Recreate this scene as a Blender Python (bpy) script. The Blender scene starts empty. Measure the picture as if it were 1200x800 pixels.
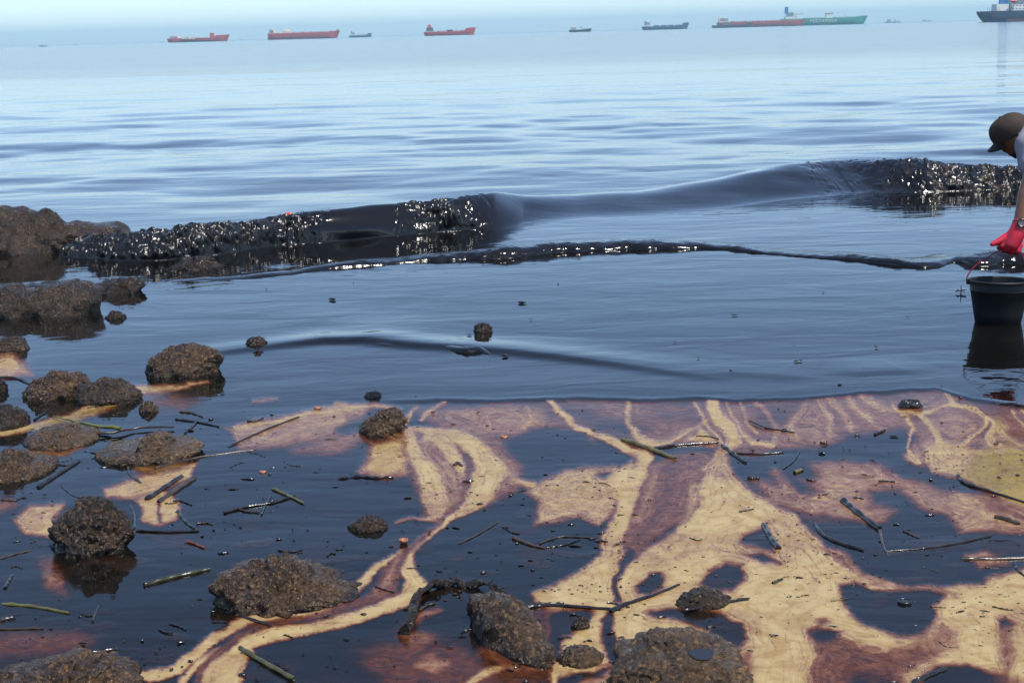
import bpy, bmesh, math, random
import numpy as np
from mathutils import Vector, Matrix

# ------------------------------------------------------------------ camera, sky, sun, exposure
sc = bpy.context.scene
COL = sc.collection
H = 1.45                      # eye height above the water (m)
FPX = 1800.0                  # focal length in pixels of a 1200 px wide picture
PITCH = math.atan(362.0 / FPX)
ROLL = math.radians(1.52)
SUN_EL, SUN_AZ = math.radians(66), math.radians(128)   # azimuth clockwise from +Y (view direction)
cam_d = bpy.data.cameras.new('camera')
cam_d.sensor_width = 36.0
cam_d.sensor_fit = 'HORIZONTAL'
cam_d.lens = FPX / 1200.0 * 36.0
cam_d.clip_start = 0.05
cam_d.clip_end = 60000.0
cam = bpy.data.objects.new('camera', cam_d)
COL.objects.link(cam)
CF = Vector((0, math.cos(PITCH), -math.sin(PITCH)))
_r0 = Vector((1, 0, 0))
_u0 = Vector((0, math.sin(PITCH), math.cos(PITCH)))
CR = _r0 * math.cos(ROLL) - _u0 * math.sin(ROLL)
CU = _r0 * math.sin(ROLL) + _u0 * math.cos(ROLL)
cam.matrix_world = Matrix(((CR.x, CU.x, -CF.x, 0), (CR.y, CU.y, -CF.y, 0), (CR.z, CU.z, -CF.z, H), (0, 0, 0, 1)))
sc.camera = cam

world = bpy.data.worlds.new('World')
sc.world = world
world.use_nodes = True
wn = world.node_tree.nodes
wl = world.node_tree.links
sky = wn.new('ShaderNodeTexSky')
sky.sky_type = 'NISHITA'
sky.sun_disc = False
sky.sun_elevation = SUN_EL
sky.sun_rotation = SUN_AZ
sky.air_density = 0.66
sky.dust_density = 0.3
sky.ozone_density = 2.0
wn['Background'].inputs['Strength'].default_value = 0.132
wl.new(sky.outputs[0], wn['Background'].inputs[0])

sun_d = bpy.data.lights.new('sun', 'SUN')
sun_d.energy = 3.6
sun_d.angle = math.radians(0.6)
sun_d.color = (1.0, 0.95, 0.87)
sun = bpy.data.objects.new('sun', sun_d)
COL.objects.link(sun)
_sd = Vector((math.sin(SUN_AZ) * math.cos(SUN_EL), math.cos(SUN_AZ) * math.cos(SUN_EL), math.sin(SUN_EL)))
sun.rotation_euler = _sd.to_track_quat('Z', 'Y').to_euler()
sun.location = (0, 0, 60)

sc.view_settings.view_transform = 'Standard'
sc.view_settings.look = 'None'
sc.view_settings.exposure = 0.7
sc.view_settings.gamma = 1.0
sc.view_settings.use_curve_mapping = False
sc.render.engine = 'CYCLES'
sc.cycles.use_denoising = True
sc.cycles.max_bounces = 6
sc.cycles.diffuse_bounces = 2
sc.cycles.glossy_bounces = 4
sc.cycles.transmission_bounces = 2
sc.cycles.volume_bounces = 0
sc.cycles.sample_clamp_indirect = 6.0
sc.cycles.caustics_reflective = False
sc.cycles.caustics_refractive = False

# ------------------------------------------------------------------ helpers
CP = Vector((0, 0, H))


def ray(px, py):
    return CF + CR * ((px - 600.0) / FPX) + CU * ((400.0 - py) / FPX)


def G(px, py, z=0.0):                     # the point of the water plane seen there
    d = ray(px, py)
    t = (z - H) / d.z
    return CP + d * t


def W(px, py, Y):                         # the point at depth Y
    d = ray(px, py)
    return CP + d * (Y / d.y)


def scale_at(p):                          # pixels per metre
    return FPX / (Vector(p) - CP).dot(CF)


def project(X, Y, Z):
    dx, dy, dz = X, Y, Z - H
    w = dx * CF.x + dy * CF.y + dz * CF.z
    u = dx * CR.x + dy * CR.y + dz * CR.z
    v = dx * CU.x + dy * CU.y + dz * CU.z
    return 600 + FPX * u / w, 400 - FPX * v / w


_rng = np.random.RandomState(7)
_T2 = _rng.rand(256, 256)
_T3 = _rng.rand(64, 64, 64)


def noise2(x, y, seed=0):
    x = np.asarray(x, float) + seed * 17.31
    y = np.asarray(y, float) + seed * 9.77
    xi = np.floor(x).astype(np.int64); yi = np.floor(y).astype(np.int64)
    fx = x - xi; fy = y - yi
    fx = fx * fx * fx * (fx * (fx * 6 - 15) + 10); fy = fy * fy * fy * (fy * (fy * 6 - 15) + 10)
    a = _T2[xi & 255, yi & 255]; b = _T2[(xi + 1) & 255, yi & 255]
    c = _T2[xi & 255, (yi + 1) & 255]; d = _T2[(xi + 1) & 255, (yi + 1) & 255]
    return ((a * (1 - fx) + b * fx) * (1 - fy) + (c * (1 - fx) + d * fx) * fy) * 2 - 1


def noise3(p, seed=0):
    p = np.asarray(p, float) + seed * 11.37
    i = np.floor(p).astype(np.int64); f = p - i
    f = f * f * (3 - 2 * f)
    i0 = i & 63; i1 = (i + 1) & 63
    r = 0
    for a in (0, 1):
        for b in (0, 1):
            for c in (0, 1):
                w = (f[:, 0] if a else 1 - f[:, 0]) * (f[:, 1] if b else 1 - f[:, 1]) * (f[:, 2] if c else 1 - f[:, 2])
                r = r + w * _T3[(i1 if a else i0)[:, 0], (i1 if b else i0)[:, 1], (i1 if c else i0)[:, 2]]
    return r * 2 - 1


def fbm3(p, octaves, seed=0, gain=0.5):
    r = 0; a = 1.0
    for o in range(octaves):
        r = r + a * noise3(p * (2.03 ** o), seed + o * 3)
        a *= gain
    return r


def sstep(a, b, x):
    t = np.clip((x - a) / (b - a), 0, 1)
    return t * t * (3 - 2 * t)


def seg_dist(px, py, pts, rad=None):
    """distance to a polyline; with radii: the smallest distance minus radius"""
    best = np.full(px.shape, 1e9)
    for k in range(len(pts) - 1):
        ax, ay = pts[k][:2]; bx, by = pts[k + 1][:2]
        vx, vy = bx - ax, by - ay
        t = np.clip(((px - ax) * vx + (py - ay) * vy) / max(vx * vx + vy * vy, 1e-9), 0, 1)
        d = np.hypot(px - ax - t * vx, py - ay - t * vy)
        if rad is not None:
            d = d - (rad[k] * (1 - t) + rad[k + 1] * t)
        best = np.minimum(best, d)
    return best


def poly_sd(px, py, pts):
    d = seg_dist(px, py, list(pts) + [pts[0]])
    ins = np.zeros(px.shape, bool)
    n = len(pts)
    for k in range(n):
        ax, ay = pts[k]; bx, by = pts[(k + 1) % n]
        c = ((ay > py) != (by > py))
        with np.errstate(divide='ignore', invalid='ignore'):
            xx = (bx - ax) * (py - ay) / (by - ay if by != ay else 1e-9) + ax
        ins ^= c & (px < xx)
    return np.where(ins, -d, d)


def link(o, parent=None):
    COL.objects.link(o)
    if parent is not None:
        o.parent = parent
    return o


def tag(o, label=None, cat=None, group=None, kind=None):
    if label: o['label'] = label
    if cat: o['category'] = cat
    if group: o['group'] = group
    if kind: o['kind'] = kind
    return o


def empty(name, loc, rz=0.0):
    o = bpy.data.objects.new(name, None)
    o.location = loc
    o.rotation_euler = (0, 0, rz)
    o.empty_display_size = 0.1
    return link(o)


def mesh_np(name, V, F, mat, parent=None, loc=(0, 0, 0), smooth=True, attrs=None):
    """V (n,3); F (m,k) int array with one k, or a list of such arrays"""
    V = np.asarray(V, np.float32)
    Fs = F if isinstance(F, list) else [F]
    Fs = [np.asarray(f, np.int32) for f in Fs if len(f)]
    me = bpy.data.meshes.new(name)
    me.vertices.add(len(V))
    me.vertices.foreach_set('co', V.ravel())
    nl = sum(f.size for f in Fs); npoly = sum(len(f) for f in Fs)
    me.loops.add(nl)
    me.loops.foreach_set('vertex_index', np.concatenate([f.ravel() for f in Fs]))
    me.polygons.add(npoly)
    starts = []; o = 0
    for f in Fs:
        starts.append(o + np.arange(len(f)) * f.shape[1]); o += f.size
    me.polygons.foreach_set('loop_start', np.concatenate(starts).astype(np.int32))
    me.update(calc_edges=True)
    me.validate()
    me.polygons.foreach_set('use_smooth', np.full(len(me.polygons), smooth))
    if attrs:
        for k, a in attrs.items():
            at = me.attributes.new(k, 'FLOAT', 'POINT')
            at.data.foreach_set('value', np.asarray(a, np.float32))
    if mat is not None:
        me.materials.append(mat)
    ob = bpy.data.objects.new(name, me)
    ob.location = loc
    return link(ob, parent)


def grid_faces(r, c, closed=False):
    i = np.arange(r - 1)[:, None]; n = c if closed else c - 1
    j = np.arange(n)[None, :]
    j2 = (j + 1) % c
    a = i * c + j; b = i * c + j2; d = (i + 1) * c + j; e = (i + 1) * c + j2
    return np.stack([a + 0 * j, b + 0 * i, e, d], -1).reshape(-1, 4)


def box(name, x0, x1, y0, y1, z0, z1, mat, parent=None, taper=0.0, bev=0.0):
    bm = bmesh.new()
    vs = [bm.verts.new(v) for v in [(x0, y0, z0), (x1, y0, z0), (x1, y1, z0), (x0, y1, z0),
          (x0 + taper, y0 + taper, z1), (x1 - taper, y0 + taper, z1), (x1 - taper, y1 - taper, z1), (x0 + taper, y1 - taper, z1)]]
    for f in ((3, 2, 1, 0), (4, 5, 6, 7), (0, 1, 5, 4), (1, 2, 6, 5), (2, 3, 7, 6), (3, 0, 4, 7)):
        bm.faces.new([vs[k] for k in f])
    if bev > 0:
        bmesh.ops.bevel(bm, geom=bm.edges[:], offset=bev, segments=2, affect='EDGES')
    me = bpy.data.meshes.new(name); bm.to_mesh(me); bm.free()
    me.materials.append(mat)
    return link(bpy.data.objects.new(name, me), parent)


def tube_geom(P, R, sides=8, flat=1.0, up=(0, 0, 1)):
    """ring tube along the points P with radii R, capped; flat squashes it in height"""
    P = [Vector(p) for p in P]
    V = []; upv = Vector(up)
    for k, p in enumerate(P):
        t = (P[min(k + 1, len(P) - 1)] - P[max(k - 1, 0)])
        if t.length < 1e-9: t = Vector((1, 0, 0))
        t.normalize()
        s = t.cross(upv)
        if s.length < 1e-3: s = t.cross(Vector((0, 1, 0)))
        s.normalize(); n = s.cross(t)
        for j in range(sides):
            a = 2 * math.pi * j / sides
            V.append(p + s * (math.cos(a) * R[k]) + n * (math.sin(a) * R[k] * flat))
    V.append(P[0].copy()); V.append(P[-1].copy())
    m = len(P)
    F4 = grid_faces(m, sides, True)
    c0, c1 = m * sides, m * sides + 1
    F3 = [(c0, (j + 1) % sides, j) for j in range(sides)] + [(c1, (m - 1) * sides + j, (m - 1) * sides + (j + 1) % sides) for j in range(sides)]
    return np.array([tuple(v) for v in V]), [F4[:, ::-1], np.array(F3)]


def lathe(name, prof, mat, parent=None, seg=40, loc=(0, 0, 0)):
    prof = np.array(prof, float)
    a = np.arange(seg) / seg * 2 * math.pi
    V = np.stack([prof[:, None, 0] * np.cos(a), prof[:, None, 0] * np.sin(a), prof[:, None, 1] + 0 * a], -1).reshape(-1, 3)
    return mesh_np(name, V, grid_faces(len(prof), seg, True), mat, parent, loc)


def resample(pts, n):
    pts = np.array(pts, float)
    k = np.arange(len(pts)); t = np.linspace(0, len(pts) - 1, n)
    # Catmull-Rom through the points
    i = np.clip(np.floor(t).astype(int), 0, len(pts) - 2); f = (t - i)[:, None]
    p0 = pts[np.clip(i - 1, 0, None)]; p1 = pts[i]; p2 = pts[i + 1]; p3 = pts[np.clip(i + 2, None, len(pts) - 1)]
    return 0.5 * ((2 * p1) + (-p0 + p2) * f + (2 * p0 - 5 * p1 + 4 * p2 - p3) * f * f + (-p0 + 3 * p1 - 3 * p2 + p3) * f ** 3)


# ------------------------------------------------------------------ materials
def new_mat(name):
    m = bpy.data.materials.new(name)
    m.use_nodes = True
    nt = m.node_tree
    b = nt.nodes['Principled BSDF']
    return m, nt, b


def N(nt, kind, **kw):
    n = nt.nodes.new(kind)
    for k, v in kw.items():
        if k in n.inputs.keys():
            n.inputs[k].default_value = v
        else:
            setattr(n, k, v)
    return n


def math_node(nt, op, a, b=None, clamp=False):
    n = nt.nodes.new('ShaderNodeMath'); n.operation = op; n.use_clamp = clamp
    for k, v in enumerate((a, b)):
        if v is None: continue
        if isinstance(v, (int, float)): n.inputs[k].default_value = v
        else: nt.links.new(v, n.inputs[k])
    return n.outputs[0]


def ramp(nt, fac, stops, interp='LINEAR'):
    r = nt.nodes.new('ShaderNodeValToRGB')
    cr = r.color_ramp
    cr.interpolation = interp
    while len(cr.elements) < len(stops):
        cr.elements.new(0.5)
    for e, (p, c) in zip(cr.elements, stops):
        e.position = p
        e.color = (*c, 1) if len(c) == 3 else c
    nt.links.new(fac, r.inputs[0])
    return r.outputs[0]


def obj_coord(nt, scale=(1, 1, 1)):
    tc = nt.nodes.new('ShaderNodeTexCoord')
    mp = nt.nodes.new('ShaderNodeMapping')
    mp.inputs['Scale'].default_value = scale
    nt.links.new(tc.outputs['Object'], mp.inputs[0])
    return mp.outputs[0]


def tex_noise(nt, vec, scale, detail=4, rough=0.55, dist=0.0):
    n = nt.nodes.new('ShaderNodeTexNoise')
    n.inputs['Scale'].default_value = scale
    n.inputs['Detail'].default_value = detail
    n.inputs['Roughness'].default_value = rough
    n.inputs['Distortion'].default_value = dist
    nt.links.new(vec, n.inputs['Vector'])
    return n.outputs[0]


def bump(nt, height, strength, distance, normal=None):
    b = nt.nodes.new('ShaderNodeBump')
    b.inputs['Strength'].default_value = strength
    b.inputs['Distance'].default_value = distance
    nt.links.new(height, b.inputs['Height'])
    if normal is not None: nt.links.new(normal, b.inputs['Normal'])
    return b.outputs[0]


def simple_mat(name, col, rough=0.5, var=0.25, scale=8.0, spec=0.5, bmp=0.0, bscale=60.0, bdist=0.002, metal=0.0):
    m, nt, b = new_mat(name)
    v = obj_coord(nt)
    n = tex_noise(nt, v, scale, 5)
    lo = tuple(c * (1 - var) for c in col); hi = tuple(min(c * (1 + var), 1) for c in col)
    nt.links.new(ramp(nt, n, [(0.3, lo), (0.7, hi)]), b.inputs['Base Color'])
    b.inputs['Roughness'].default_value = rough
    b.inputs['Specular IOR Level'].default_value = spec
    b.inputs['Metallic'].default_value = metal
    if bmp > 0:
        nt.links.new(bump(nt, tex_noise(nt, v, bscale, 4), bmp, bdist), b.inputs['Normal'])
    return m


def sea_material():
    m, nt, b = new_mat('oily_water')
    v = obj_coord(nt)
    at = N(nt, 'ShaderNodeAttribute', attribute_name='emulsion').outputs['Fac']
    sp = N(nt, 'ShaderNodeAttribute', attribute_name='speckle').outputs['Fac']
    mu = N(nt, 'ShaderNodeAttribute', attribute_name='mustard').outputs['Fac']
    # ragged edges and fine marbling of the floating emulsion
    n1 = math_node(nt, 'SUBTRACT', tex_noise(nt, v, 17, 6, 0.62, 1.6), 0.5)
    n2 = math_node(nt, 'SUBTRACT', tex_noise(nt, v, 85, 3, 0.6, 0.6), 0.5)
    edge = math_node(nt, 'MULTIPLY', at, math_node(nt, 'SUBTRACT', 1.15, at), True)
    f = math_node(nt, 'ADD', at, math_node(nt, 'MULTIPLY', math_node(nt, 'MULTIPLY', n1, 2.0), edge))
    f = math_node(nt, 'ADD', f, math_node(nt, 'MULTIPLY', math_node(nt, 'MULTIPLY', n2, 1.5), sp))
    f = math_node(nt, 'ADD', f, math_node(nt, 'MULTIPLY', math_node(nt, 'MULTIPLY', n2, 0.55), edge), True)
    col = ramp(nt, f, [(0.0, (0.0045, 0.0042, 0.0035)), (0.14, (0.012, 0.006, 0.004)), (0.29, (0.066, 0.020, 0.009)),
                       (0.45, (0.138, 0.056, 0.028)), (0.60, (0.195, 0.108, 0.062)), (0.78, (0.285, 0.198, 0.092)), (1.0, (0.345, 0.264, 0.128))])
    # flow bands in the thick emulsion
    fl = tex_noise(nt, v, 5.5, 4, 0.5, 2.5)
    mixb = N(nt, 'ShaderNodeMix', data_type='RGBA', blend_type='MULTIPLY')
    mixb.inputs[0].default_value = 1.0
    nt.links.new(col, mixb.inputs[6])
    nt.links.new(ramp(nt, fl, [(0.36, (0.86, 0.78, 0.66)), (0.5, (1, 1, 1)), (0.66, (1.06, 1.05, 1.03))]), mixb.inputs[7])
    # thin darker flow lines
    fl2 = tex_noise(nt, v, 3.6, 3, 0.5, 3.2)
    ln = math_node(nt, 'ABSOLUTE', math_node(nt, 'SUBTRACT', fl2, 0.5))
    mixl = N(nt, 'ShaderNodeMix', data_type='RGBA', blend_type='MULTIPLY')
    mixl.inputs[0].default_value = 1.0
    nt.links.new(mixb.outputs[2], mixl.inputs[6])
    nt.links.new(ramp(nt, ln, [(0.0, (0.84, 0.78, 0.70)), (0.02, (0.93, 0.90, 0.86)), (0.06, (1, 1, 1))]), mixl.inputs[7])
    mixb = mixl
    mixm = N(nt, 'ShaderNodeMix', data_type='RGBA', blend_type='MIX')
    nt.links.new(math_node(nt, 'MULTIPLY', mu, 0.85), mixm.inputs[0])
    nt.links.new(mixb.outputs[2], mixm.inputs[6])
    nt.links.new(ramp(nt, f, [(0.3, (0.07, 0.028, 0.006)), (0.75, (0.19, 0.13, 0.022)), (1.0, (0.26, 0.19, 0.045))]), mixm.inputs[7])
    nt.links.new(mixm.outputs[2], b.inputs['Base Color'])
    fa = N(nt, 'ShaderNodeAttribute', attribute_name='far').outputs['Fac']
    rg = ramp(nt, f, [(0.1, (0.03,) * 3), (0.45, (0.12,) * 3), (0.9, (0.38,) * 3)])
    nt.links.new(math_node(nt, 'ADD', rg, math_node(nt, 'MULTIPLY', fa, 0.10)), b.inputs['Roughness'])
    b.inputs['IOR'].default_value = 1.34
    nt.links.new(ramp(nt, f, [(0.05, (0.5,) * 3), (0.35, (0.26,) * 3), (1.0, (0.34,) * 3)]), b.inputs['Specular IOR Level'])
    # ripples: long low ones and short wind ripples, elongated along the shore
    v2 = obj_coord(nt, (0.45, 1.0, 1.0))
    r1 = tex_noise(nt, v2, 3.2, 3, 0.5, 0.4)
    r2 = tex_noise(nt, v2, 13, 3, 0.55, 0.5)
    calm = math_node(nt, 'SUBTRACT', 1.0, math_node(nt, 'MULTIPLY', f, 0.85))
    nb = bump(nt, math_node(nt, 'MULTIPLY', r1, calm), 0.5, 0.011)
    nb = bump(nt, math_node(nt, 'MULTIPLY', r2, calm), 0.4, 0.0016, nb)
    nt.links.new(nb, b.inputs['Normal'])
    return m


def crude_mat(name, rough=0.09, brown=0.5):
    """thick, glistening crude: black-brown, very glossy"""
    m, nt, b = new_mat(name)
    v = obj_coord(nt)
    bk = N(nt, 'ShaderNodeAttribute', attribute_name='broken').outputs['Fac']
    bw = N(nt, 'ShaderNodeAttribute', attribute_name='brown').outputs['Fac']
    n = math_node(nt, 'MULTIPLY', tex_noise(nt, v, 9, 5), bw)
    nt.links.new(ramp(nt, n, [(0.35, (0.006, 0.005, 0.0045)), (0.6, (0.014 + 0.02 * brown, 0.010 + 0.012 * brown, 0.008 + 0.006 * brown)),
                              (0.75, (0.02 + 0.06 * brown, 0.015 + 0.035 * brown, 0.01 + 0.015 * brown))]), b.inputs['Base Color'])
    nt.links.new(math_node(nt, 'ADD', math_node(nt, 'MULTIPLY', bk, rough), 0.075), b.inputs['Roughness'])
    b.inputs['IOR'].default_value = 1.5
    nb = bump(nt, math_node(nt, 'MULTIPLY', tex_noise(nt, v, 55, 3), bk), 0.5, 0.007)
    r1 = tex_noise(nt, obj_coord(nt, (0.45, 1, 1)), 9, 3)
    nb = bump(nt, r1, 0.4, 0.006, nb)
    nt.links.new(nb, b.inputs['Normal'])
    return m


def rock_mat(name, dark, light, gloss=0.22, grain=1.0):
    """oil-coated rock with a grainy, wet crust"""
    m, nt, b = new_mat(name)
    v = obj_coord(nt)
    vo = nt.nodes.new('ShaderNodeTexVoronoi'); vo.inputs['Scale'].default_value = 130 * grain
    nt.links.new(v, vo.inputs['Vector'])
    vb = nt.nodes.new('ShaderNodeTexVoronoi'); vb.inputs['Scale'].default_value = 48 * grain
    nt.links.new(v, vb.inputs['Vector'])
    n = tex_noise(nt, v, 10, 6, 0.65)
    nf = tex_noise(nt, v, 90, 4, 0.7)
    f = math_node(nt, 'ADD', math_node(nt, 'MULTIPLY', n, 0.55), math_node(nt, 'MULTIPLY', nf, 0.45))
    base = ramp(nt, f, [(0.36, tuple(c * 0.35 for c in dark)), (0.48, dark), (0.60, light), (0.72, tuple(c * 1.6 for c in light))])
    sep = nt.nodes.new('ShaderNodeSeparateColor'); nt.links.new(vo.outputs['Color'], sep.inputs[0])
    mx = N(nt, 'ShaderNodeMix', data_type='RGBA', blend_type='MIX')
    nt.links.new(ramp(nt, sep.outputs[0], [(0.84, (0, 0, 0)), (0.90, (0.7,) * 3)]), mx.inputs[0])  # paler specks painted into the colour as glints on the grain
    nt.links.new(base, mx.inputs[6])
    mx.inputs[7].default_value = tuple(min(c * 2.6, 1) for c in light) + (1,)
    nt.links.new(mx.outputs[2], b.inputs['Base Color'])
    nt.links.new(ramp(nt, nf, [(0.35, (gloss * 0.4,) * 3), (0.65, (gloss * 1.5,) * 3)]), b.inputs['Roughness'])
    b.inputs['Specular IOR Level'].default_value = 0.6
    nm = tex_noise(nt, v, 38, 6, 0.75, 0.8)
    h = math_node(nt, 'ADD', math_node(nt, 'MULTIPLY', vo.outputs['Distance'], 0.35), math_node(nt, 'MULTIPLY', vb.outputs['Distance'], 0.25))
    nb = bump(nt, nm, 1.0, 0.022)
    nb = bump(nt, h, 0.8, 0.010, nb)
    nb = bump(nt, nf, 0.8, 0.008, nb)
    nt.links.new(nb, b.inputs['Normal'])
    return m


M = {}
M['sea'] = sea_material()
M['crude'] = crude_mat('thick_crude', 0.24, 1.3)
M['rock'] = rock_mat('oiled_rock', (0.0343, 0.0174, 0.0064), (0.0801, 0.0428, 0.0152), 0.24)
M['rock_dark'] = rock_mat('dark_oiled_rock', (0.0167, 0.0090, 0.0034), (0.0472, 0.0253, 0.0095), 0.2)
M['rock_black'] = rock_mat('tarred_rock', (0.0091, 0.0050, 0.0024), (0.0343, 0.0186, 0.0074), 0.15, 1.2)
M['rock_pale'] = rock_mat('gritty_grey_rock', (0.0459, 0.0253, 0.0098), (0.0953, 0.0540, 0.0209), 0.26)
M['rock_red'] = rock_mat('reddish_rock', (0.0808, 0.0207, 0.0098), (0.1526, 0.0442, 0.0218), 0.25)
M['wood_black'] = simple_mat('tarred_wood', (0.014, 0.011, 0.009), 0.16, 0.5, 20, 0.6, 0.5, 90, 0.002)
M['wood_brown'] = simple_mat('oily_brown_wood', (0.045, 0.028, 0.018), 0.25, 0.5, 20, 0.5, 0.5, 90, 0.002)
M['wood_olive'] = simple_mat('olive_bark', (0.085, 0.075, 0.022), 0.33, 0.5, 22, 0.5, 0.5, 90, 0.002)
M['reed'] = simple_mat('dark_green_reed', (0.026, 0.028, 0.014), 0.25, 0.45, 25, 0.5, 0.4, 90, 0.002)
M['bamboo'] = simple_mat('weathered_bamboo', (0.058, 0.058, 0.021), 0.3, 0.45, 30, 0.5, 0.4, 90, 0.002)
M['leaf'] = simple_mat('fresh_green_blade', (0.10, 0.115, 0.024), 0.3, 0.3, 18, 0.5)
M['red_bit'] = simple_mat('red_brown_husk', (0.11, 0.026, 0.017), 0.25, 0.4, 40, 0.5)
M['shell'] = simple_mat('orange_shell', (0.26, 0.10, 0.045), 0.3, 0.3, 40, 0.5)
M['puddle'] = simple_mat('dark_puddle', (0.012, 0.010, 0.009), 0.04, 0.1, 5, 0.6)
M['black_plastic'] = simple_mat('black_plastic', (0.012, 0.013, 0.014), 0.28, 0.3, 30, 0.5)

# ------------------------------------------------------------------ the sea: one sheet to the horizon
FAR = 9000.0
v_rows = np.concatenate([
    H * FPX / np.geomspace(FAR, 900, 14)[:-1],
    np.arange(H * FPX / 900.0, 200, 0.95),
    np.arange(200, 395, 1.15),
    np.arange(395, 800, 1.12),
    np.geomspace(805, 2600, 40)])
s_core = np.arange(-0.352, 0.3521, 1.2 / FPX)
s_side = np.concatenate([np.arange(0.354, 0.50, 3.0 / FPX), [0.51, 0.53, 0.56, 0.6, 0.64, 0.7, 0.78, 0.88, 1.0]])
s_cols = np.concatenate([-s_side[::-1], s_core, s_side])
nr, nc = len(v_rows), len(s_cols)
depth = H * FPX / v_rows                                   # ground distance of each row
YY = np.repeat(depth[:, None], nc, 1)
XX = YY * s_cols[None, :] / math.cos(PITCH) * 1.0
ROWSTEP = np.abs(np.gradient(depth))[:, None] + np.zeros((1, nc))
ZZ = np.zeros_like(XX)
PXX, PYY = project(XX, YY, 0.0)


def px_line(pts):                                          # picture points -> ground line
    return [tuple(G(p[0], p[1])[:2]) for p in pts]


# open-water waves, crests along the shore, each wavelength only where the sheet can carry it
far_amt = 0.10 + 0.90 * sstep(12.5, 17.0, YY + 0.6 * noise2(XX * 0.3, YY * 0.3, 3))
for lam, amp, asp, sd in ((9.0, 0.042, 2.0, 1), (4.6, 0.034, 1.7, 2), (2.3, 0.034, 1.5, 4), (1.3, 0.024, 1.5, 5), (0.7, 0.0095, 1.5, 6), (0.35, 0.0026, 1.5, 8)):
    keep = sstep(1.3, 3.4, lam / ROWSTEP)
    if keep.max() <= 0: continue
    sk = 0.22 * (sd % 3 - 1)
    n = noise2((XX + sk * YY) / (lam * asp * 0.5), (YY - sk * XX * 0.4) / (lam * 0.5), sd)
    n = n - 0.25 * np.abs(n)
    patch = 0.55 + 0.9 * sstep(-0.4, 0.6, noise2(XX / (lam * 6), YY / (lam * 4), sd + 20))
    ZZ += (0.45 if lam > 5 else 0.55) * amp * n * keep * far_amt * patch
# longer swells that show as dark bands far out
for lam, amp in ((26.0, 0.05), (60.0, 0.1)):
    keep = sstep(1.6, 4.5, lam / ROWSTEP) * sstep(22, 40, YY)
    ZZ += amp * noise2(XX / (lam * 1.8), YY / (lam * 0.5), 31) * keep * 0.5


def ridge(pts, hgt, w_front, w_back):
    """a low wave along picture points: steeper towards the shore"""
    global ZZ
    line = px_line(pts)
    xs = [p[0] for p in line]; ys = [p[1] for p in line]
    mg = 3 * max(w_front, w_back)
    sel = np.where((XX > min(xs) - mg) & (XX < max(xs) + mg) & (YY > min(ys) - mg) & (YY < max(ys) + mg))
    if len(sel[0]) == 0: return
    x = XX[sel]; y = YY[sel]
    best = np.full(x.shape, 1e9); side = np.zeros(x.shape); hh = np.zeros(x.shape)
    for k in range(len(line) - 1):
        ax, ay = line[k]; bx, by = line[k + 1]
        vx, vy = bx - ax, by - ay; L2 = vx * vx + vy * vy
        t = ((x - ax) * vx + (y - ay) * vy) / L2
        tc = np.clip(t, 0, 1)
        dx = x - ax - tc * vx; dy = y - ay - tc * vy
        d = np.hypot(dx, dy)
        up = d < best
        best = np.where(up, d, best)
        side = np.where(up, vx * dy - vy * dx, side)
        hh = np.where(up, pts[k][2] * (1 - tc) + pts[k + 1][2] * tc, hh)
    w = np.where(side > 0, w_back, w_front)
    ZZ[sel] += hgt * hh * np.exp(-(best / w) ** 2)


# the little ripple with an oily crest in the calm water
ridge([(180, 424, 0), (250, 413, .35), (320, 405, .6), (380, 399, .9), (430, 399, 1), (480, 404, .9), (540, 407, .8), (600, 412, .75), (660, 418, .7), (730, 427, .5), (800, 437, .3), (860, 445, 0)], 0.020, 0.06, 0.20)
ridge([(330, 365, 0), (380, 372, .5), (430, 384, .8), (470, 393, .6), (520, 400, 0)], 0.010, 0.2, 0.3)
ridge([(800, 440, 0), (860, 436, .5), (920, 440, .5), (960, 441, 0)], 0.008, 0.08, 0.2)
ridge([(960, 432, 0), (1010, 436, .5), (1060, 434, .5), (1100, 430, 0)], 0.008, 0.08, 0.2)
# swells further out
ridge([(1080, 150, 0), (1120, 140, .6), (1170, 134, 1), (1260, 130, 1), (1300, 130, .6)], 0.045, 0.9, 1.6)
ridge([(570, 215, 0), (640, 207, .6), (760, 200, .8), (850, 203, .5), (930, 205, 0)], 0.026, 0.5, 1.1)
ridge([(60, 215, 0), (140, 211, .8), (230, 207, 1), (330, 206, .8), (400, 210, .5), (470, 212, 0)], 0.028, 0.4, 0.9)
ridge([(430, 200, 0), (520, 197, .8), (600, 196, .9), (700, 206, .5), (760, 210, 0)], 0.022, 0.4, 0.9)
ridge([(40, 185, 0), (110, 181, 1), (200, 179, .8), (260, 174, .8), (330, 175, 0)], 0.022, 0.5, 1.0)
ridge([(420, 168, 0), (480, 163, 1), (545, 163, .9), (590, 168, 0)], 0.030, 0.5, 1.0)
ridge([(700, 152, 0), (760, 146, .9), (860, 146, .7), (960, 140, .6), (1060, 136, 0)], 0.030, 0.7, 1.3)

# ---- colour field of the emulsion drifting on the shallows (picture coordinates, laid on the ground)
near = PYY > 385
pnx, pny = PXX[near], PYY[near]
wx = 9 * noise2(pnx / 60, pny / 34, 41) + 3.2 * noise2(pnx / 19, pny / 10, 42) + 1.3 * noise2(pnx / 7, pny / 4.2, 43)
wy = 5 * noise2(pnx / 60, pny / 34, 44) + 2.0 * noise2(pnx / 19, pny / 10, 45) + 0.8 * noise2(pnx / 7, pny / 4.2, 46)
fx, fy = pnx + wx * 0.75 + 0.9 * noise2(pnx / 3.1, pny / 2.2, 47), pny + wy * 0.75 + 0.6 * noise2(pnx / 3.3, pny / 2.1, 48)
DD = np.full(pnx.shape, 50.0)
EM = np.zeros(pnx.shape); SPK = np.zeros(pnx.shape); MUS = np.zeros(pnx.shape)


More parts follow.
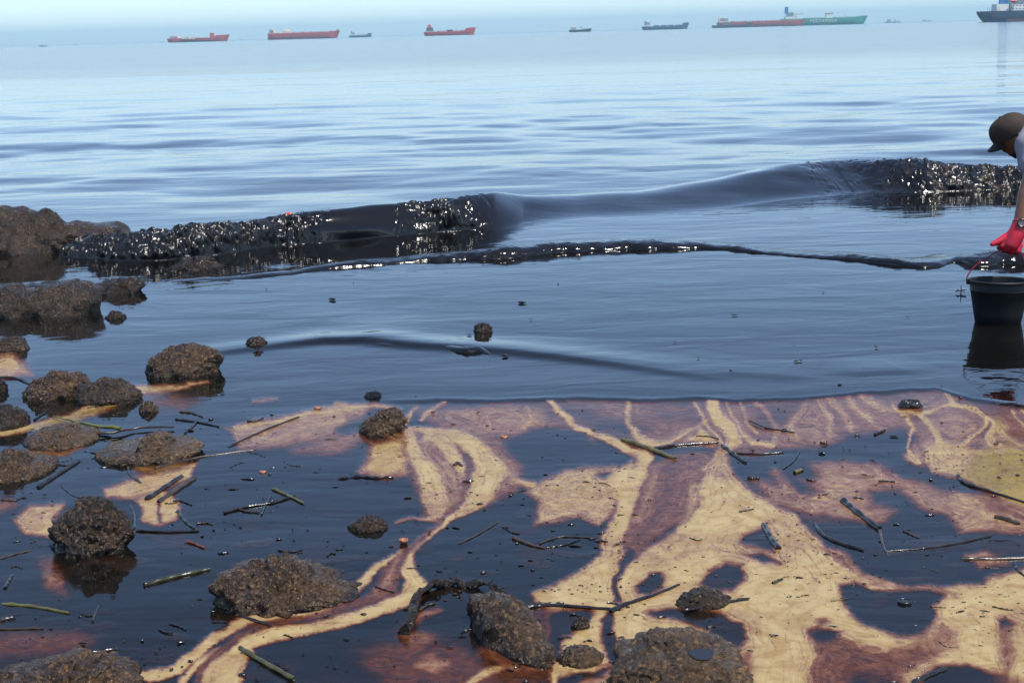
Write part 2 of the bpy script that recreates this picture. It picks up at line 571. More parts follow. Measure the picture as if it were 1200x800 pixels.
def _paint(sd_fn, bb, val, soft, speck, must):
    mg = soft * 3 + 4
    sel = np.where((fx > bb[0] - mg) & (fx < bb[2] + mg) & (fy > bb[1] - mg) & (fy < bb[3] + mg))[0]
    if not len(sel): return
    sd = sd_fn(fx[sel], fy[sel] )
    m = sstep(soft * 1.35, -soft * 1.35, sd)
    EM[sel] = EM[sel] * (1 - m) + val * m
    DD[sel] = np.where(m > 0.5, -sd, np.minimum(DD[sel], np.abs(sd)))
    if speck is not None: SPK[sel] = SPK[sel] * (1 - m) + speck * m
    if must is not None: MUS[sel] = MUS[sel] * (1 - m) + must * m


def poly(pts, val, soft=6.0, speck=0.0, must=0.0):
    xs = [p[0] for p in pts]; ys = [p[1] for p in pts]
    _paint(lambda x, y: poly_sd(x, y * 1.0, pts), (min(xs), min(ys), max(xs), max(ys)), val, soft, speck, must)


def stroke(pts, val, soft=3.0, speck=0.0, must=0.0):
    r = [p[2] for p in pts]; mr = max(r)
    xs = [p[0] for p in pts]; ys = [p[1] for p in pts]
    _paint(lambda x, y: seg_dist(x, y, pts, r), (min(xs) - mr, min(ys) - mr, max(xs) + mr, max(ys) + mr), val, soft, speck, must)


TAN, PUR, RED, OIL = 0.96, 0.46, 0.30, 0.0
# purple film under the water's lip
poly([(488, 474), (600, 470), (690, 468), (820, 468), (1000, 463), (1100, 456), (1140, 470), (1260, 480), (1260, 600), (1200, 600), (1130, 560), (1060, 520), (1000, 510), (900, 535), (830, 525), (745, 520), (640, 500), (600, 515), (560, 520), (520, 505)], 0.40, 10, 0.05)
poly([(530, 482), (600, 476), (640, 480), (660, 492), (600, 505), (560, 503)], 0.52, 8, 0.10)
poly([(640, 475), (690, 476), (720, 490), (690, 497), (650, 490)], 0.20, 8)
poly([(690, 497), (740, 490), (760, 500), (740, 508), (705, 505)], 0.12, 8)
poly([(760, 472), (815, 472), (818, 492), (780, 500), (755, 490)], 0.30, 8)
poly([(880, 474), (940, 472), (925, 500), (890, 500)], 0.22, 9)
# middle right: pinkish sheets
poly([(905, 560), (960, 540), (1020, 537), (1060, 552), (1110, 570), (1160, 585), (1260, 600), (1260, 660), (1190, 650), (1120, 625), (1040, 612), (1000, 600), (950, 600), (900, 585), (880, 560)], 0.60, 12, 0.10)
poly([(955, 545), (1000, 538), (1035, 548), (1030, 562), (990, 566), (960, 560)], 0.55, 8)
poly([(960, 600), (1010, 585), (1050, 600), (1075, 622), (1040, 622), (1000, 612)], 0.55, 8)
poly([(1020, 574), (1055, 575), (1085, 590), (1112, 600), (1126, 622), (1112, 640), (1060, 632), (1038, 612), (1050, 602), (1022, 592)], 0.03, 9)
poly([(940, 598), (975, 604), (990, 614), (965, 620), (940, 610)], 0.22, 7)
stroke([(1120, 575, 5), (1150, 590, 6), (1150, 610, 6), (1125, 625, 5)], 0.72, 6, 0.1)
stroke([(1150, 585, 4), (1200, 605, 5)], 0.40, 6)
poly([(880, 548), (905, 543), (930, 556), (960, 572), (940, 578), (905, 566)], 0.10, 7)
# blue channel on the right
poly([(985, 512), (1058, 500), (1076, 510), (1062, 524), (1085, 545), (1130, 560), (1145, 578), (1105, 566), (1060, 556), (1030, 540), (960, 533), (905, 545), (880, 540), (930, 520)], 0.02, 7)
poly([(915, 545), (940, 540), (955, 556), (945, 562), (925, 556)], 0.05, 6)
# speckled fans of the right film
poly([(905, 520), (925, 500), (955, 500), (990, 512), (960, 524), (915, 526)], 0.50, 7, 0.16)
for a in ([(946, 469, 1.5), (940, 485, 2.5), (930, 500, 3), (935, 515, 3)], [(958, 469, 2), (968, 488, 2.5), (975, 508, 2)], [(972, 469, 3), (985, 485, 3), (998, 500, 2)],
          [(993, 469, 3), (1012, 484, 4), (1035, 499, 2)], [(1012, 466, 3), (1030, 474, 4), (1050, 481, 2)], [(885, 470, 1), (905, 485, 1), (915, 505, 1)]):
    stroke(a, 0.66, 3.4, 0.42)
poly([(1085, 522), (1105, 515), (1130, 522), (1150, 530), (1135, 545), (1125, 556), (1090, 550), (1083, 535)], 0.88, 5, 0.30)
poly([(1095, 492), (1125, 485), (1145, 492), (1148, 508), (1125, 518), (1100, 508)], 0.50, 5, 0.12)
poly([(1055, 530), (1075, 520), (1085, 535), (1080, 545), (1065, 540)], 0.55, 5, 0.1)
poly([(1128, 542), (1150, 528), (1180, 524), (1260, 515), (1260, 600), (1200, 592), (1170, 580), (1140, 566), (1125, 556)], 0.86, 5, 0.28, 1.0)
stroke([(1165, 490, 3), (1168, 500, 7), (1175, 508, 5)], 0.70, 4, 0.2, 1.0)
poly([(1175, 505), (1200, 500), (1260, 500), (1260, 522), (1190, 522)], 0.40, 5, 0.05)
WEB = 0.86
for a in ([(1100, 459, 1.5), (1113, 473, 3), (1140, 478, 2.5), (1150, 490, 2.2), (1148, 505, 2), (1130, 519, 2), (1122, 524, 2)],
          [(1113, 473, 2), (1080, 485, 1.6), (1060, 483, 1.4), (1050, 474, 1)], [(1060, 483, 1.5), (1072, 500, 1.6), (1064, 514, 1.8), (1060, 524, 2), (1075, 540, 2)],
          [(1080, 486, 2), (1094, 498, 2.6), (1103, 516, 3.5), (1115, 530, 4)], [(1140, 478, 2), (1160, 494, 3), (1160, 514, 5), (1172, 526, 3)],
          [(1165, 500, 1.6), (1180, 515, 1.6), (1210, 524, 1.6)], [(1184, 481, 1.2), (1190, 492, 1.2), (1205, 506, 1.2)], [(1196, 481, 1), (1210, 495, 1)]):
    stroke(a, WEB, 1.7, 0.22)
# streams that come through the lip in the middle
stroke([(620, 474, .8), (626, 488, 3), (618, 500, 2.2)], 0.70, 2.2, 0.22)
stroke([(640, 484, 1), (632, 492, 3), (645, 500, 1)], 0.62, 2.5, 0.2)
stroke([(522, 467, 2), (508, 480, 2), (500, 491, 1.5)], 0.72, 2.2, 0.15)
stroke([(493, 474, 1.5), (487, 486, 2), (478, 497, 2)], 0.80, 2.2, 0.1)
stroke([(563, 482, 1), (560, 492, 2), (570, 500, 1)], 0.62, 2, 0.2)
stroke([(738, 471, 1), (738, 488, 2), (750, 506, 3.2), (765, 520, 4), (782, 518, 2.4), (796, 508, 2), (812, 500, 2), (823, 491, 2)], 0.78, 2.5, 0.28)
stroke([(810, 470, 1), (818, 484, 1.6), (828, 503, 2), (842, 516, 2)], 0.82, 2, 0.25)
stroke([(850, 469, 1.2), (855, 484, 1.6), (866, 505, 2), (880, 516, 3), (905, 524, 2)], 0.80, 2.2, 0.30)
stroke([(868, 469, .8), (870, 490, .9), (886, 506, 1.5)], 0.70, 2, 0.25)
poly([(800, 518), (815, 500), (835, 515), (825, 520)], 0.80, 4, 0.25)
stroke([(832, 468, 7), (838, 485, 8), (850, 500, 8), (858, 512, 6), (850, 522, 4), (838, 528, 4)], 0.97, 2.5)
stroke([(650, 467, 3), (655, 475, 3), (672, 492, 3), (680, 503, 2.5), (700, 511, 3), (722, 515, 5), (745, 528, 7), (757, 533, 8)], 0.95, 2.2)
poly([(680, 520), (693, 513), (705, 528), (690, 532), (675, 527)], 0.60, 4, 0.22)
# blue pool left of the centre
poly([(596, 522), (640, 506), (700, 519), (748, 534), (735, 545), (690, 545), (645, 560), (612, 564), (606, 542)], 0.02, 7)
# left pinkish streaks by the rock
poly([(268, 502), (300, 492), (370, 483), (440, 477), (432, 490), (392, 503), (398, 514), (330, 521), (275, 526)], 0.54, 7, 0.10)
poly([(335, 530), (380, 515), (420, 508), (430, 520), (395, 530), (345, 532)], 0.45, 7, 0.08)
stroke([(280, 500, 2), (330, 490, 3), (380, 484, 3), (440, 477, 2.5), (475, 482, 2)], 0.80, 3, 0.18)
stroke([(300, 515, 2), (350, 503, 2), (400, 494, 2)], 0.70, 3, 0.2)
stroke([(300, 470, 1), (330, 466, 2.5)], 0.55, 3, 0.1)
stroke([(392, 478, 5), (405, 477, 3)], 0.60, 3, 0.1)
# fan below the lone rock
poly([(432, 522), (470, 516), (484, 505), (480, 530), (472, 552), (445, 557), (416, 549), (426, 535)], 0.80, 6, 0.28)
stroke([(455, 507, 5), (470, 514, 4)], 0.55, 5, 0.0, 0.8)
poly([(470, 512), (540, 506), (590, 520), (612, 545), (605, 575), (570, 590), (530, 605), (500, 600), (480, 560)], 0.50, 9, 0.08)
stroke([(484, 508, 4), (487, 525, 8), (495, 545, 11), (502, 565, 13), (508, 585, 13), (514, 600, 9), (520, 610, 4)], 0.94, 3.5, 0.14)
stroke([(505, 513, 4), (528, 524, 7), (541, 541, 8), (543, 553, 5)], 0.86, 3, 0.22)
stroke([(512, 530, 3), (524, 548, 7), (535, 565, 6)], 0.50, 4, 0.1)
stroke([(485, 503, 2.5), (520, 507, 5), (545, 514, 8), (567, 530, 11), (578, 550, 13), (566, 570, 15), (550, 590, 11), (533, 605, 5), (514, 618, 3.5), (496, 632, 4), (482, 647, 5), (480, 663, 9), (487, 680, 12), (476, 697, 9), (442, 712, 7), (400, 726, 7), (358, 737, 7), (325, 741, 8), (298, 749, 10), (280, 770, 14), (258, 797, 25), (250, 830, 30)], 0.96, 3.2, 0.05)
stroke([(510, 606, 3), (480, 606, 1.5), (462, 612, 1)], 0.65, 2.5, 0.1)
stroke([(472, 646, 1.5), (442, 665, 4), (428, 679, 5), (410, 690, 6), (379, 710, 7), (349, 714, 7), (304, 722, 5), (275, 735, 4), (255, 745, 5), (232, 764, 6), (205, 782, 6), (170, 791, 6), (128, 781, 5)], 0.93, 2.6, 0.05)
stroke([(262, 757, 4), (240, 772, 4), (222, 786, 4), (205, 800, 4)], 0.90, 2.4)
stroke([(553, 545, 2), (553, 562, 4), (542, 585, 4), (520, 607, 3.5), (498, 628, 3), (478, 648, 5), (462, 668, 11), (452, 686, 12), (430, 701, 7), (395, 713, 5), (345, 725, 4), (310, 730, 5), (275, 748, 4), (250, 768, 4), (232, 800, 6)], 0.30, 3)
stroke([(470, 650, 1), (455, 680, 2), (440, 690, 2)], 0.50, 3, 0.3)
stroke([(540, 520, 1), (552, 535, 4), (554, 550, 5)], 0.28, 3)
# speckled sheet in the middle
poly([(620, 574), (638, 560), (660, 549), (690, 544), (722, 548), (728, 575), (714, 600), (702, 617), (680, 608), (652, 611), (623, 613), (633, 590), (614, 578)], 0.72, 5, 0.40)
stroke([(600, 562, 2), (620, 570, 4)], 0.80, 3, 0.1)
poly([(694, 553), (708, 551), (722, 555), (705, 559)], 0.05, 3)
# the wide tan flats
poly([(834, 526), (846, 534), (858, 548), (870, 566), (884, 580), (905, 588), (932, 604), (950, 628), (966, 646), (992, 664), (1022, 678), (1062, 690), (1110, 690), (1150, 684), (1205, 662), (1290, 650), (1290, 840), (640, 840), (642, 800), (640, 770), (640, 720), (628, 697), (660, 682), (690, 664), (704, 648), (711, 622), (720, 596), (730, 572), (742, 552), (752, 538), (765, 535), (762, 552), (748, 580), (738, 610), (728, 640), (735, 650), (760, 640), (792, 624), (806, 606), (814, 578), (822, 548)], TAN, 4.5, 0.03)
poly([(712, 560), (745, 540), (740, 580), (728, 610), (714, 616), (722, 590)], TAN, 3, 0.05)
# purple tongue
poly([(764, 545), (790, 531), (828, 531), (826, 556), (816, 588), (804, 604), (790, 618), (766, 632), (744, 646), (728, 648), (730, 628), (740, 604), (752, 574)], 0.37, 4, 0.0)
stroke([(770, 560, 4), (758, 585, 4), (748, 612, 4)], 0.50, 5, 0.25)
stroke([(815, 570, 4), (806, 590, 3), (800, 612, 4)], 0.66, 4, 0.35)
stroke([(790, 545, 9), (780, 575, 9), (765, 605, 8), (745, 632, 6)], 0.30, 7)
stroke([(737, 642, 8), (726, 656, 6), (721, 672, 4.5), (724, 692, 5), (729, 706, 6)], 0.36, 3)
stroke([(735, 644, 4), (724, 658, 3), (720, 674, 2), (727, 700, 3)], 0.05, 3)
# dark holes in the flats
for p in ([(822, 688), (828, 668), (845, 659), (866, 661), (873, 680), (864, 693), (840, 692)], [(748, 684), (757, 670), (772, 667), (783, 679), (779, 691), (765, 696), (752, 693)],
          [(868, 636), (880, 622), (900, 614), (914, 630), (906, 646), (884, 640)], [(869, 647), (890, 645), (907, 655), (888, 659)],
          [(980, 682), (1000, 679), (1022, 691), (1046, 693), (1070, 687), (1104, 694), (1109, 700), (1095, 712), (1099, 726), (1082, 746), (1055, 747), (1018, 736), (994, 721), (984, 702)],
          [(1163, 726), (1176, 722), (1190, 731), (1180, 740), (1168, 737)], [(1078, 792), (1100, 780), (1140, 776), (1180, 788), (1205, 802), (1205, 840), (1075, 840)]):
    poly(p, 0.02, 5)
poly([(947, 752), (952, 738), (985, 742), (1000, 752), (1040, 762), (1080, 752), (1105, 760), (1095, 775), (1060, 790), (1075, 840), (960, 840), (948, 780)], 0.34, 9, 0.06)
poly([(950, 742), (960, 737), (985, 740), (975, 748), (955, 752)], 0.05, 4)
poly([(956, 727), (966, 725), (974, 731), (962, 734)], 0.2, 4)
poly([(1000, 790), (1040, 793), (1060, 840), (1000, 840)], 0.12, 8)
poly([(1080, 745), (1105, 728), (1120, 740), (1125, 760), (1100, 768)], 0.5, 9, 0.06)
stroke([(1178, 738, 6), (1185, 760, 8), (1182, 780, 6)], 0.42, 6)
poly([(1002, 642), (1018, 622), (1042, 612), (1120, 622), (1215, 622), (1260, 640), (1205, 656), (1155, 668), (1148, 682), (1112, 683), (1078, 682), (1040, 670), (1012, 657)], 0.02, 6)
poly([(1130, 652), (1150, 645), (1180, 660), (1150, 668)], 0.55, 6, 0.1)
stroke([(970, 645, 2), (990, 655, 4), (1010, 675, 4), (1030, 683, 2)], 0.55, 4, 0.1)
stroke([(1020, 683, 2), (1060, 691, 1.6), (1095, 693, 2), (1122, 700, 2)], 0.45, 2.5, 0.1)
stroke([(905, 552, 3), (930, 582, 5), (960, 595, 5)], 0.62, 5, 0.2)
poly([(903, 572), (925, 570), (942, 580), (930, 587), (910, 583)], 0.45, 4, 0.1)
# round the rocks at the bottom
poly([(640, 716), (690, 714), (702, 722), (690, 738), (660, 746), (655, 770), (640, 790), (640, 716)], 0.06, 6)
poly([(620, 712), (640, 712), (640, 840), (560, 840), (600, 760)], 0.22, 8)
poly([(660, 748), (690, 735), (706, 714), (714, 722), (706, 750), (690, 762), (676, 772), (658, 765)], 0.93, 4, 0.05)
stroke([(718, 722, 6), (714, 740, 9), (712, 760, 7), (716, 778, 5), (700, 794, 6), (660, 800, 8)], 0.04, 4)
stroke([(700, 780, 3), (720, 776, 4), (712, 795, 4), (690, 806, 6)], 0.55, 5, 0.1)
poly([(756, 716), (800, 711), (850, 715), (876, 730), (882, 752), (868, 762), (830, 740), (770, 724)], 0.05, 5)
poly([(730, 760), (752, 768), (770, 790), (770, 840), (700, 840), (712, 800)], 0.42, 7, 0.1)
poly([(858, 770), (884, 760), (880, 790), (870, 840), (850, 840)], 0.36, 7)
# reddish film under the lower left
poly([(418, 764), (455, 745), (500, 742), (540, 748), (565, 760), (600, 782), (600, 840), (470, 840)], 0.26, 14, 0.04)
poly([(490, 775), (512, 766), (528, 774), (512, 782)], 0.62, 6, 0.05)
poly([(470, 736), (500, 736), (516, 748), (490, 755)], 0.40, 7, 0.04)
poly([(490, 712), (512, 706), (518, 711), (500, 722), (488, 728)], 0.42, 4, 0.1)
poly([(330, 838), (372, 792), (420, 795), (470, 810), (470, 840)], 0.12, 12)
stroke([(540, 806, 2), (566, 786, 3), (590, 778, 3), (604, 781, 2)], 0.90, 2.4)
stroke([(575, 760, 10), (600, 772, 9), (640, 785, 8)], 0.30, 6)
# the left: pale streak between the rocks, tan patches round the tall rock
poly([(-60, 418), (15, 415), (22, 425), (36, 436), (0, 440), (-60, 442)], 0.78, 5, 0.1)
stroke([(-20, 512, 4), (12, 505, 5), (50, 497, 5), (92, 484, 5), (128, 470, 8), (155, 461, 7), (190, 455, 3.5), (245, 446, 1.2)], 0.80, 3, 0.12, 0.25)
stroke([(40, 500, 3), (92, 488, 3), (135, 476, 3)], 0.60, 3, 0.1, 0.9)
poly([(170, 465), (205, 460), (240, 472), (215, 480), (180, 476)], 0.36, 8, 0.08)
stroke([(40, 528, 3), (80, 530, 3), (100, 520, 2)], 0.45, 3, 0, 0.5)
poly([(120, 575), (175, 556), (205, 547), (230, 543), (226, 560), (196, 574), (155, 583), (125, 584)], 0.86, 5, 0.16)
poly([(160, 586), (185, 577), (206, 590), (200, 610), (184, 618), (166, 612)], 0.90, 4, 0.14)
stroke([(182, 590, 1.5), (180, 602, 2.5), (184, 614, 2)], 0.2, 2)
poly([(20, 608), (34, 592), (78, 590), (64, 604), (62, 628), (30, 624)], 0.88, 5, 0.08)
poly([(-20, 590), (10, 580), (22, 590), (0, 600)], 0.40, 7)
poly([(40, 655), (62, 650), (78, 672), (80, 700), (52, 696), (48, 675)], 0.30, 10, 0.04)
poly([(55, 678), (72, 676), (76, 684), (60, 687)], 0.50, 5)
poly([(-20, 740), (40, 742), (92, 736), (118, 748), (95, 768), (-20, 775)], 0.28, 11, 0.05)
stroke([(165, 545, 10), (210, 545, 6)], 0.42, 5, 0, 0.8)
# beyond the picture the slick goes on in the same way
fo_ = noise2(fx / 150 + 0.3 * fy / 90, fy / 60, 97) + 0.5 * noise2(fx / 60, fy / 26, 98) + 0.25 * noise2(fx / 22, fy / 11, 99)
om = np.maximum(np.maximum(sstep(1205, 1290, fx), sstep(0, -90, fx)), sstep(806, 850, fy))
EM = EM * (1 - om) + om * (0.95 * sstep(0.05, 0.45, fo_) + 0.40 * sstep(-0.45, -0.1, fo_) * (1 - sstep(0.05, 0.45, fo_)))
MUS *= 1 - om
# marbling: bands of thicker and thinner emulsion that follow the banks
mb = DD + 5.0 * noise2(fx / 33, fy / 17, 91) + 1.5 * noise2(fx / 9, fy / 5, 92)
band = np.sin(mb * 0.62) * 0.55 + np.sin(mb * 1.7 + 1.3) * 0.45
fade = sstep(120, 8, DD) * (0.45 + 0.55 * sstep(-0.2, 0.5, noise2(fx / 50, fy / 24, 93)))
body_ = sstep(0.22, 0.5, EM)
thick = EM > 0.8
EM = EM + np.where(thick, -0.30 * np.clip(band, 0, 1) ** 1.5, 0.16 * band) * fade * body_
EM = EM - 0.20 * thick * sstep(0.15, 0.8, noise2(fx / 64 + fy / 120, fy / 46, 95)) - 0.10 * thick * sstep(0.2, 0.8, noise2(fx / 21, fy / 13, 96))
# thin wind-drawn wisps over the dark water
wis = sstep(0.35, 0.8, noise2(fx / 46 + 0.3 * noise2(fx / 30, fy / 18, 61), fy / 9, 60)) * (1 - sstep(0.05, 0.3, EM))
EM = np.maximum(EM, wis * 0.13 * sstep(520, 640, pny))
# clear water above the lip of the incoming sheet
LIP = [(-400, 455), (0, 452), (250, 450), (380, 462), (440, 470), (520, 471), (600, 471), (690, 468), (760, 471), (820, 468), (890, 471), (960, 467), (1010, 462), (1060, 459), (1100, 458), (1118, 463), (1140, 470), (1200, 478), (1300, 484), (1500, 490)]
lipy = np.interp(pnx, [p[0] for p in LIP], [p[1] for p in LIP])
lipy = lipy + 1.2 * noise2(pnx / 26, pnx * 0, 71) + 0.5 * noise2(pnx / 8, pnx * 0, 72)
hide = np.where(pnx > 430, sstep(0.8, -0.8, pny - lipy), np.maximum(sstep(0, -14, pny - lipy) * sstep(330, 430, pnx), sstep(-40, -90, pnx) * sstep(8, -10, pny - lipy)))
EM *= 1 - hide; SPK *= 1 - hide; MUS *= 1 - hide
emul = np.zeros_like(XX); spk = np.zeros_like(XX); mus = np.zeros_like(XX)
emul[near] = EM; spk[near] = SPK; mus[near] = MUS
dl = pny - lipy
lipz = (0.004 * sstep(2.0, -3.0, dl) * sstep(-60, -6, dl) + 0.0016 * np.exp(-((dl + 1.5) / 2.2) ** 2)) * sstep(400, 520, pnx)
ZZ[near] += lipz
emul = np.clip(emul, 0, 1)
V = np.stack([XX, YY, ZZ], -1).reshape(-1, 3)
sea = mesh_np('sea', V, grid_faces(nr, nc), M['sea'], attrs={'far': sstep(15, 100, YY).ravel(), 'emulsion': emul.ravel(), 'speckle': spk.ravel(), 'mustard': mus.ravel()})
tag(sea, kind='structure', label='dark oil-covered sea with tan emulsion drifting over the shallows')


# ------------------------------------------------------------------ breaking waves
def wave(name, pts, mat, nu, nv, seed, label, fine=1.0):
    """pts: x, y of the foot line, crest height px, front width m, back width m, roughness, breaking 0..1"""
    P = resample([(*G(p[0], p[1])[:2], p[2] / scale_at(G(p[0], p[1])), p[3], p[4], p[5], p[6]) for p in pts], nu)
    raw = np.array([(*G(p[0], p[1])[:2], p[2] / scale_at(G(p[0], p[1])), p[3], p[4], p[5], p[6]) for p in pts])
    tt = np.linspace(0, len(pts) - 1, nu)
    for k in range(2, 7):
        a = np.interp(tt, np.arange(len(pts)), raw[:, k])
        w_ = max(3, nu // 160) | 1
        P[:, k] = np.convolve(np.pad(a, w_ // 2, 'edge'), np.ones(w_) / w_, 'valid')
    if fine < 0.9:       # scalloped running edge
        P[:, 1] -= 0.07 * np.abs(noise2(P[:, 0] * 3.3, P[:, 0] * 0, seed + 3)) + 0.02 * noise2(P[:, 0] * 11, P[:, 0] * 0, seed + 4) - 0.03
    nrm = np.stack([np.zeros(nu), np.ones(nu)], 1)          # away from the shore
    h, fw, bw, ro, br = [P[:, k][:, None] for k in (2, 3, 4, 5, 6)]
    ro = np.clip(ro, 0, 1); br = np.clip(br, 0, 1); h = np.maximum(h, 0)
    if fine > 0.9:
        br = np.clip(br + 0.3 * (br > 0.02) * (br < 0.98) * noise2(P[:, 0][:, None] * 4.0, P[:, 0][:, None] * 0, seed + 8), 0, 1)
        h = h * (1 + 0.07 * noise2(P[:, 0][:, None] * 3.0, P[:, 0][:, None] * 0, seed + 9))
    if fine < 0.9:
        xx = P[:, 0][:, None]
        h = 0.8 * h * (1 - 0.25 * sstep(0.9, 1.5, xx) * sstep(3.0, 2.6, xx)) * (0.9 + 0.28 * noise2(xx * 2.2, xx * 0, seed) + 0.30 * noise2(xx * 6.5, xx * 0, seed + 1))
    nf = int(nv * 0.55)
    th = np.linspace(-0.25, 1, nf)[None, :]
    thp = np.clip(th, 0, 1)
    ang = thp * math.pi / 2
    xe = fw * (1 - np.cos(ang)) ; ze = h * np.sin(ang)       # rounded breaking front
    xs = fw * thp; zs = h * (thp * thp * (3 - 2 * thp))      # gentle swell front
    off = br * xe + (1 - br) * xs + np.minimum(th, 0) * 0.08
    z = br * ze + (1 - br) * zs + np.minimum(th, 0) * 0.06
    tb = np.linspace(0, 1, nv - nf + 1)[None, 1:]
    off = np.concatenate([off, fw + bw * tb], 1)
    z = np.concatenate([z, h * (0.5 + 0.5 * np.cos(math.pi * tb)) - 0.03 * tb * tb], 1)
    X = P[:, 0][:, None] + nrm[:, 0][:, None] * off
    Y = P[:, 1][:, None] + nrm[:, 1][:, None] * off
    Q = np.stack([X, Y, z], -1).reshape(-1, 3)
    # slow undulation of the crest, then the broken, lumpy crude
    if fine > 0.9:      # ragged borders between broken and glassy water
        Q[:, 1] -= 0.034 * noise3(Q * [3.6, 3.6, 6], seed + 6) * sstep(0, 0.08, Q[:, 2])
        ro = np.clip(ro + 0.55 * (ro > 0.01) * (ro < 0.99) * noise3(Q * [16, 16, 22], seed + 7).reshape(off.shape), 0, 1)
    amt = (ro + 0 * off).ravel() * sstep(-0.03, 0.06, Q[:, 2])
    n1 = noise3(Q * [8, 8, 9], seed); n2 = noise3(Q * [26, 26, 17], seed + 1); n3 = noise3(Q * [70, 70, 40], seed + 2); n4 = noise3(Q * [140, 140, 90], seed + 3)
    d = (0.036 * n1 + 0.019 * (np.abs(n2) * 2 - 0.6) + 0.0065 * n3 + 0.0015 * n4) if fine > 0.9 else (0.034 * noise3(Q * [5, 5, 8], seed + 4) + 0.034 * n1 + 0.018 * n2 + 0.007 * n3)
    d *= fine
    dirv = np.stack([-nrm[:, 0][:, None] + 0 * off, -nrm[:, 1][:, None] + 0 * off, 0.9 + 0 * off], -1).reshape(-1, 3)
    Q += dirv * (d * amt)[:, None]
    Q[:, 2] += 0.006 * noise3(Q * [3, 3, 3], seed + 9) * sstep(0.01, 0.08, Q[:, 2])
    me = mesh_np(name, Q, grid_faces(nu, nv), mat, attrs={'broken': (np.clip(ro * 1.2, 0, 1) * (1.0 if fine > 0.9 else 0.7) + 0 * off).ravel(), 'brown': np.clip(ro * (0.55 + 0.45 * sstep(1.8, 2.4, P[:, 0][:, None])) + 0 * off, 0, 1.6).ravel()})
    return tag(me, kind='structure', label=label)


wave('breaking_wave', [
    (70, 300, 10, .18, .5, .6, 1), (100, 303, 20, .22, .6, .8, 1), (170, 306, 31, .24, .7, .9, 1), (250, 299, 32, .24, .7, .9, 1), (320, 288, 31, .2, .7, .9, 1),
    (350, 286, 35, .18, .7, .8, 1), (385, 284, 36, .18, .8, .0, 1), (430, 280, 38, .2, .8, .0, 1), (462, 277, 37, .2, .8, .0, 1), (512, 272, 35, .16, .7, .7, 1),
    (530, 271, 34, .18, .7, .6, 1), (556, 269, 36, .3, .7, .1, .7), (580, 268, 34, .5, .8, 0, .2), (620, 262, 18, .9, .9, 0, 0), (680, 256, 12, 1.0, 1.0, 0, 0),
    (760, 252, 13, 1.0, 1.0, 0, 0), (850, 244, 18, 1.0, 1.3, 0, 0), (920, 235, 24, 1.0, 1.4, 0, 0), (1000, 228, 28, 1.2, 1.4, .02, 0), (1040, 226, 31, .7, 1.0, .18, .3),
    (1075, 225, 35, .45, 1.0, .45, .6), (1110, 224, 31, .4, 1.0, .7, .8), (1160, 222, 23, .35, 1.0, .8, 1), (1220, 223, 24, .25, 1.0, .8, 1), (1300, 228, 24, .25, 1.0, .7, 1), (1380, 232, 10, .25, 1.0, .6, 1)],
     M['crude'], 2000, 74, 5, 'oily wave breaking along the rocks and behind the person')
wave('shore_wave', [
    (200, 331, 1.6, 0.08, .4, 0, .5), (280, 327, 3.1, 0.08, .4, .05, .6), (340, 321, 3.9, 0.08, .4, .15, .8), (400, 314, 5.5, 0.08, .45, .35, .9), (470, 308, 6.2, 0.08, .5, .5, 1), (540, 305, 8.6, 0.10, .55, .55, 1),
    (570, 304, 10.1, 0.10, .6, .5, 1), (620, 300, 12.5, 0.11, .6, .4, 1), (665, 296, 14.8, 0.13, .6, .35, 1), (720, 294, 11.7, 0.11, .6, .35, 1), (780, 292, 9.4, 0.10, .6, .4, 1), (850, 293, 7.8, 0.08, .6, .35, 1),
    (890, 297, 7.0, 0.08, .6, .4, 1), (950, 302, 7.8, 0.08, .6, .45, 1), (1000, 306, 7.8, 0.08, .6, .5, 1), (1050, 312, 8.6, 0.08, .6, .4, 1), (1095, 314, 7.0, 0.08, .6, .35, 1), (1120, 308, 3.9, 0.08, .6, .2, 1),
    (1145, 312, 10.1, 0.10, .6, .45, 1), (1190, 310, 12.5, 0.10, .6, .45, 1), (1260, 312, 10.9, 0.10, .6, .4, 1), (1350, 316, 6.2, 0.08, .6, .3, 1)],
     M['crude'], 1500, 40, 25, 'low oily wavelet running in towards the shore', 0.62)
wave('oily_ripple', [(425, 404, 0, .05, .15, .1, .6), (445, 405, 3, .05, .16, .1, 1), (480, 406, 3, .05, .16, .12, 1), (500, 408, 4, .05, .16, .25, 1), (525, 409, 3, .05, .16, .2, 1), (545, 412, 4.5, .05, .14, .6, 1), (562, 412, 4.5, .05, .14, .6, 1), (575, 413, 0, .05, .14, .2, 1)],
     M['crude'], 300, 30, 35, 'small oily ripple in calm water', 0.5)

# ------------------------------------------------------------------ rocks
_ico = {}


def ico(sub):
    if sub not in _ico:
        bm = bmesh.new()
        bmesh.ops.create_icosphere(bm, subdivisions=sub, radius=1.0)
        bm.verts.ensure_lookup_table()
        v = np.array([vv.co[:] for vv in bm.verts]); f = np.array([[x.index for x in ff.verts] for ff in bm.faces])
        bm.free()
        _ico[sub] = (v, f)
    return _ico[sub]


